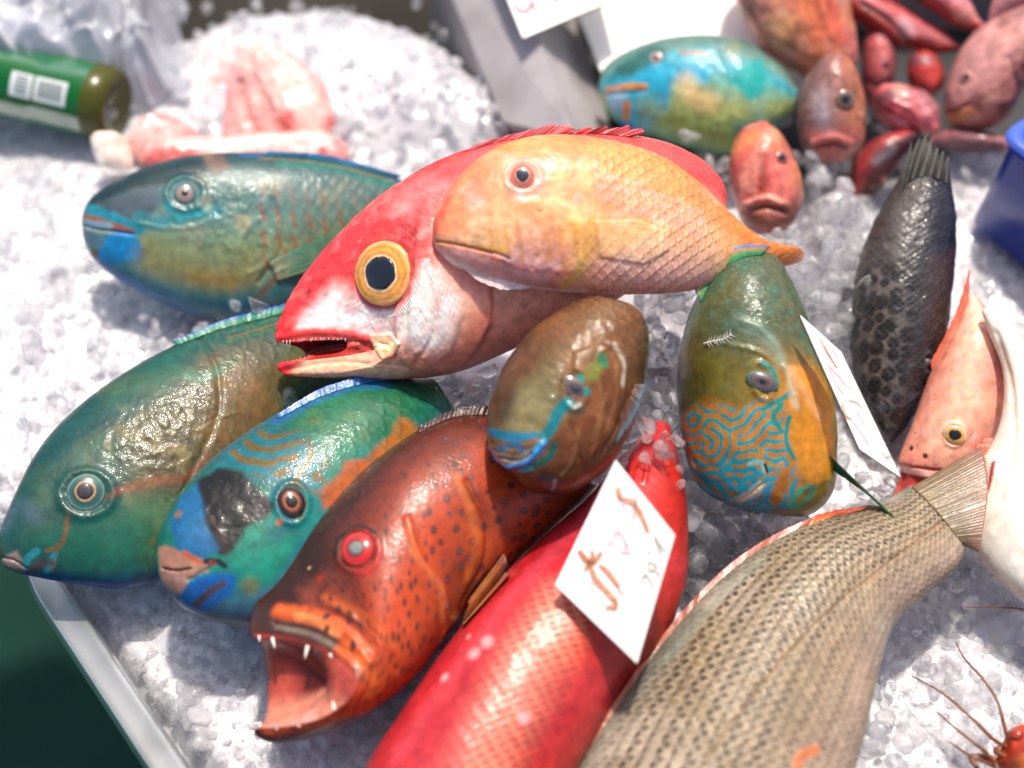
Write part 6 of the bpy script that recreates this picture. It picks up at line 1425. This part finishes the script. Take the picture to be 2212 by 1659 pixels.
card('tilted white price card with faint red writing leaning on the maze patterned parrotfish', [(1727, 679), (1817, 760), (1946, 1031), (1857, 970)], (1836, 860), 0.13, unit(tocam((1836, 860)) + np.array([0.55, 0.1, 0.35])), W2, th=0.002)
M_INKR = plain_mat('marker_crimson', '#c8405c', rough=0.6, noise=0.5, nscale=200, c2='#e08a98')
W3 = [([(1112, 4), (1120, 22), (1138, 24), (1146, 6)], 5, M_INKR), ([(1146, -10), (1156, 20), (1158, 30)], 4, M_INKR), ([(1108, -4), (1120, -14), (1140, -10)], 4, M_INKR), ([(1194, -8), (1204, 2)], 7, M_INKR)]
card('white price card with pink numerals laid across the steel rim', [(1060, -110), (1097, 0), (1130, 82), (1290, 14), (1340, -8), (1300, -110)], (1180, 20), 0.088, (0, -0.1, 1), W3)
W4 = [([(1384, 8), (1396, 20), (1402, 28)], 3, M_INKP)]
card('large blank white card behind the turquoise parrotfish', [(1250, 36), (1302, 162), (1420, 200), (1640, 140), (1640, -120), (1260, -120)], (1400, 60), 0.052, (0.0, -0.35, 1), W4)

# ---------------------------------------------------------------- green bottle
def glass_mat(name, c, rough=0.06, trans=0.8):
    m, nt, N, L, p = newmat(name); c = C(c)
    p.inputs['Base Color'].default_value = (*c, 1); p.inputs['Roughness'].default_value = rough; p.inputs['Transmission Weight'].default_value = trans; p.inputs['IOR'].default_value = 1.45
    return m
M_BOT = glass_mat('green_bottle_plastic', '#0d6a2c', 0.15, 0.25); M_BASE = glass_mat('olive_bottle_base', '#4a4a10', 0.25, 0.0)
bz = 0.045
E = on_z(252, 228, bz); Tq = on_z(-330, 95, bz); ax = unit(Tq - E); Rb = 0.0275
u_ = unit(np.cross(ax, [0, 0, 1])); v_ = np.cross(u_, ax)
def lathe(prof, o, ax, u, v, na=56):
    a = np.linspace(0, 2 * math.pi, na, endpoint=False); prof = np.array(prof)
    V = o + prof[:, 0][:, None, None] * ax + prof[:, 1][:, None, None] * (np.cos(a)[None, :, None] * u + np.sin(a)[None, :, None] * v)
    return V.reshape(-1, 3), grid_faces(len(prof), na, True)
bot = thing('bottle', E - np.array([0, 0, Rb]), 'green drinks bottle with white barcode label lying on the ice', 'bottle')
V, F = lathe([(0.012, Rb), (0.02, Rb * 1.0), (0.05, Rb), (0.055, Rb * .97), (0.06, Rb), (0.13, Rb), (0.15, Rb * .9), (0.175, Rb * .55), (0.19, Rb * .42), (0.21, Rb * .42), (0.21, 0.001)], E, ax, u_, v_); part('body', V, F, M_BOT, bot)
V, F = lathe([(0.006, 0.001), (0.005, Rb * .35), (0.0, Rb * .62), (-0.001, Rb * .78), (0.002, Rb * .93), (0.012, Rb * 1.004), (0.016, Rb * 1.003)], E, ax, u_, v_); part('base', V, F, M_BASE, bot)
vw = unit(CAM - E); ang0 = math.atan2(vw @ v_, vw @ u_)
def on_bot(t, a, h=0.0004): return E + ax * t + (Rb + h) * (math.cos(a) * u_ + math.sin(a) * v_)
def lab(t0, t1, a0, a1, h, mat, name):
    ts = np.linspace(t0, t1, 6); as_ = np.linspace(a0, a1, 14)
    V = np.array([on_bot(t, a, h) for t in ts for a in as_]); return part(name, V, grid_faces(6, 14), mat, bot)
M_LAB = plain_mat('label_white', '#d8dcd8', rough=0.5); M_BAR = plain_mat('label_print', '#5a6a68', rough=0.6)
sg = 1 if (on_bot(0.05, ang0 + 0.3) - E)[2] > (on_bot(0.05, ang0 - 0.3) - E)[2] else -1
L1 = lab(0.026, 0.051, ang0 + sg * 0.28, ang0 - sg * 0.35, 0.0005, M_LAB, 'label'); L2 = lab(0.053, 0.070, ang0 + sg * 0.28, ang0 - sg * 0.35, 0.0005, M_LAB, 'label')
for k in range(14):
    t = 0.029 + k * 0.0014; V = np.array([on_bot(tt, a, 0.0009) for tt in (t, t + (0.0008 if k % 3 else 0.0005)) for a in np.linspace(ang0 + sg * 0.2, ang0 - sg * 0.24, 8)]); part('barcode_bar', V, grid_faces(2, 8), M_BAR, L1, depth_origin=origin_of(bot))
for k in range(5):
    V = np.array([on_bot(tt, a, 0.0009) for tt in np.linspace(0.056, 0.066, 4) for a in (ang0 + sg * (0.2 - k * 0.1), ang0 + sg * (0.16 - k * 0.1))]); part('print_line', V, grid_faces(4, 2), M_BAR, L2, depth_origin=origin_of(bot))

# ---------------------------------------------------------------- crumpled clear bag over the bottle
def bag_mat():
    m, nt, N, L, p = newmat('clear_bag'); out = N['Material Output']
    p.inputs['Base Color'].default_value = (0.75, 0.76, 0.8, 1); p.inputs['Roughness'].default_value = 0.12; p.inputs['Coat Weight'].default_value = 0.8; p.inputs['Specular IOR Level'].default_value = 0.8
    t = N.new('ShaderNodeBsdfTransparent'); t.inputs[0].default_value = (0.9, 0.91, 0.93, 1)
    mx = N.new('ShaderNodeMixShader'); mx.inputs[0].default_value = 0.42
    L.new(t.outputs[0], mx.inputs[1]); L.new(p.outputs[0], mx.inputs[2]); L.new(mx.outputs[0], out.inputs['Surface'])
    return m
nu_, nv2 = 120, 90
uu, vv_ = np.meshgrid(np.linspace(0, 1, nu_), np.linspace(0, 1, nv2), indexing='ij')
bx_ = -160 + uu * 560; by_ = -130 + vv_ * 300 - uu * 20 * (1 - vv_)
Pb = on_z(bx_.ravel(), by_.ravel(), 0.055)
q3 = np.stack([uu.ravel() * 6, vv_.ravel() * 5, 0 * uu.ravel()], 1)
fold = np.abs(fbm(q3, 0.9, 4, 2)) * 0.045 + np.abs(fbm(q3, 2.4, 9, 3)) * 0.02
edge = np.minimum.reduce([uu.ravel(), 1 - uu.ravel(), 1 - vv_.ravel()]) 
Pb[:, 2] += fold + 0.03 * sstep(0, 0.3, edge) - 0.035 * (1 - sstep(0, 0.12, edge)); Pb[:, :2] += 0.02 * np.stack([fbm(q3, 1.1, 21), fbm(q3, 1.1, 25)], 1)
bag = mesh_obj('plastic_bag', Pb, grid_faces(nu_, nv2), bag_mat(), origin=on_z(100, 80, 0.03))
tag(bag, 'crumpled clear plastic bag draped over the green bottle', 'bag')
sm = bag.modifiers.new('thickness', 'SOLIDIFY'); sm.thickness = 0.0004

# ---------------------------------------------------------------- blue bin on the right
M_BLUE = plain_mat('blue_plastic', '#0a2c90', rough=0.3, coat=0.3, noise=0.3, nscale=20, c2='#10288a'); M_RIMB = plain_mat('blue_plastic_rim', '#4a66c8', rough=0.3, coat=0.3)
zt = 0.10
cor = on_z(2172, 300, zt); dx_ = unit(on_z(2300, 400, zt) - cor); dy_ = np.array([-dx_[1], dx_[0], 0.0])
dy_ = dy_ if dy_[1] > 0 else -dy_
low = on_z(2128, 456, 0.012)
bin_ = thing('plastic_bin', low + dx_ * 0.1, 'deep blue plastic bin with pale rim standing by the pink fish', 'bin')
Lx, Ly, Hb = 0.22, 0.2, zt - 0.01
def ringq(z, ins, r=0.012):
    out = []; c = [(ins, ins), (Lx - ins, ins), (Lx - ins, Ly - ins), (ins, Ly - ins)]
    for k, (a, b) in enumerate(c):
        ca = (a + (r if k in (0, 3) else -r), b + (r if k < 2 else -r)); a0 = {0: math.pi, 1: 1.5 * math.pi, 2: 0, 3: .5 * math.pi}[k]
        for t in np.linspace(0, math.pi / 2, 7): out.append(np.array([cor[0], cor[1], 0]) + dx_ * (ca[0] + r * math.cos(a0 + t)) + dy_ * (ca[1] + r * math.sin(a0 + t)) + np.array([0, 0, z]))
    return out
V = np.array(sum([ringq(zt, 0), ringq(zt - 0.03, -0.001), ringq(0.02, -0.005), ringq(0.0, 0.06)], [])); part('wall', V, grid_faces(4, 28, True), M_BLUE, bin_)
V = np.array(sum([ringq(zt, 0.004), ringq(zt - 0.03, 0.002), ringq(0.024, -0.001), ringq(0.024, 0.06)], [])); part('inner_wall', V, grid_faces(4, 28, True), M_RIMB, bin_)
V = np.array(sum([ringq(zt + 0.001, -0.004), ringq(zt + 0.005, -0.003), ringq(zt + 0.005, 0.004), ringq(zt - 0.001, 0.005), ringq(zt - 0.004, -0.002)], [])); part('rim', V, grid_faces(5, 28, True), M_RIMB, bin_)

# ---------------------------------------------------------------- feather on the maze parrotfish
M_FEATH = plain_mat('white_feather', '#e8e4dc', rough=0.7)
base_ = FEATHER
ft = thing('feather', base_[0], 'tiny white feather stuck to the maze patterned parrotfish', 'feather')
V, F = tube(base_, np.linspace(0.0004, 0.0002, 20), 6); part('shaft', V, F, M_FEATH, ft)
for k in range(2, 19, 2):
    for sd_ in (-1, 1):
        d = base_[min(k + 1, 19)] - base_[k - 1]; o_ = unit(np.cross(d, [0, -0.4, 1])) * sd_ * 0.0028 + unit(d) * 0.002
        V, F = tube(np.array([base_[k], base_[k] + o_ * .5, base_[k] + o_]), [0.00018, 0.00014, 0.00006], 5); part('barb', V, F, M_FEATH, ft)
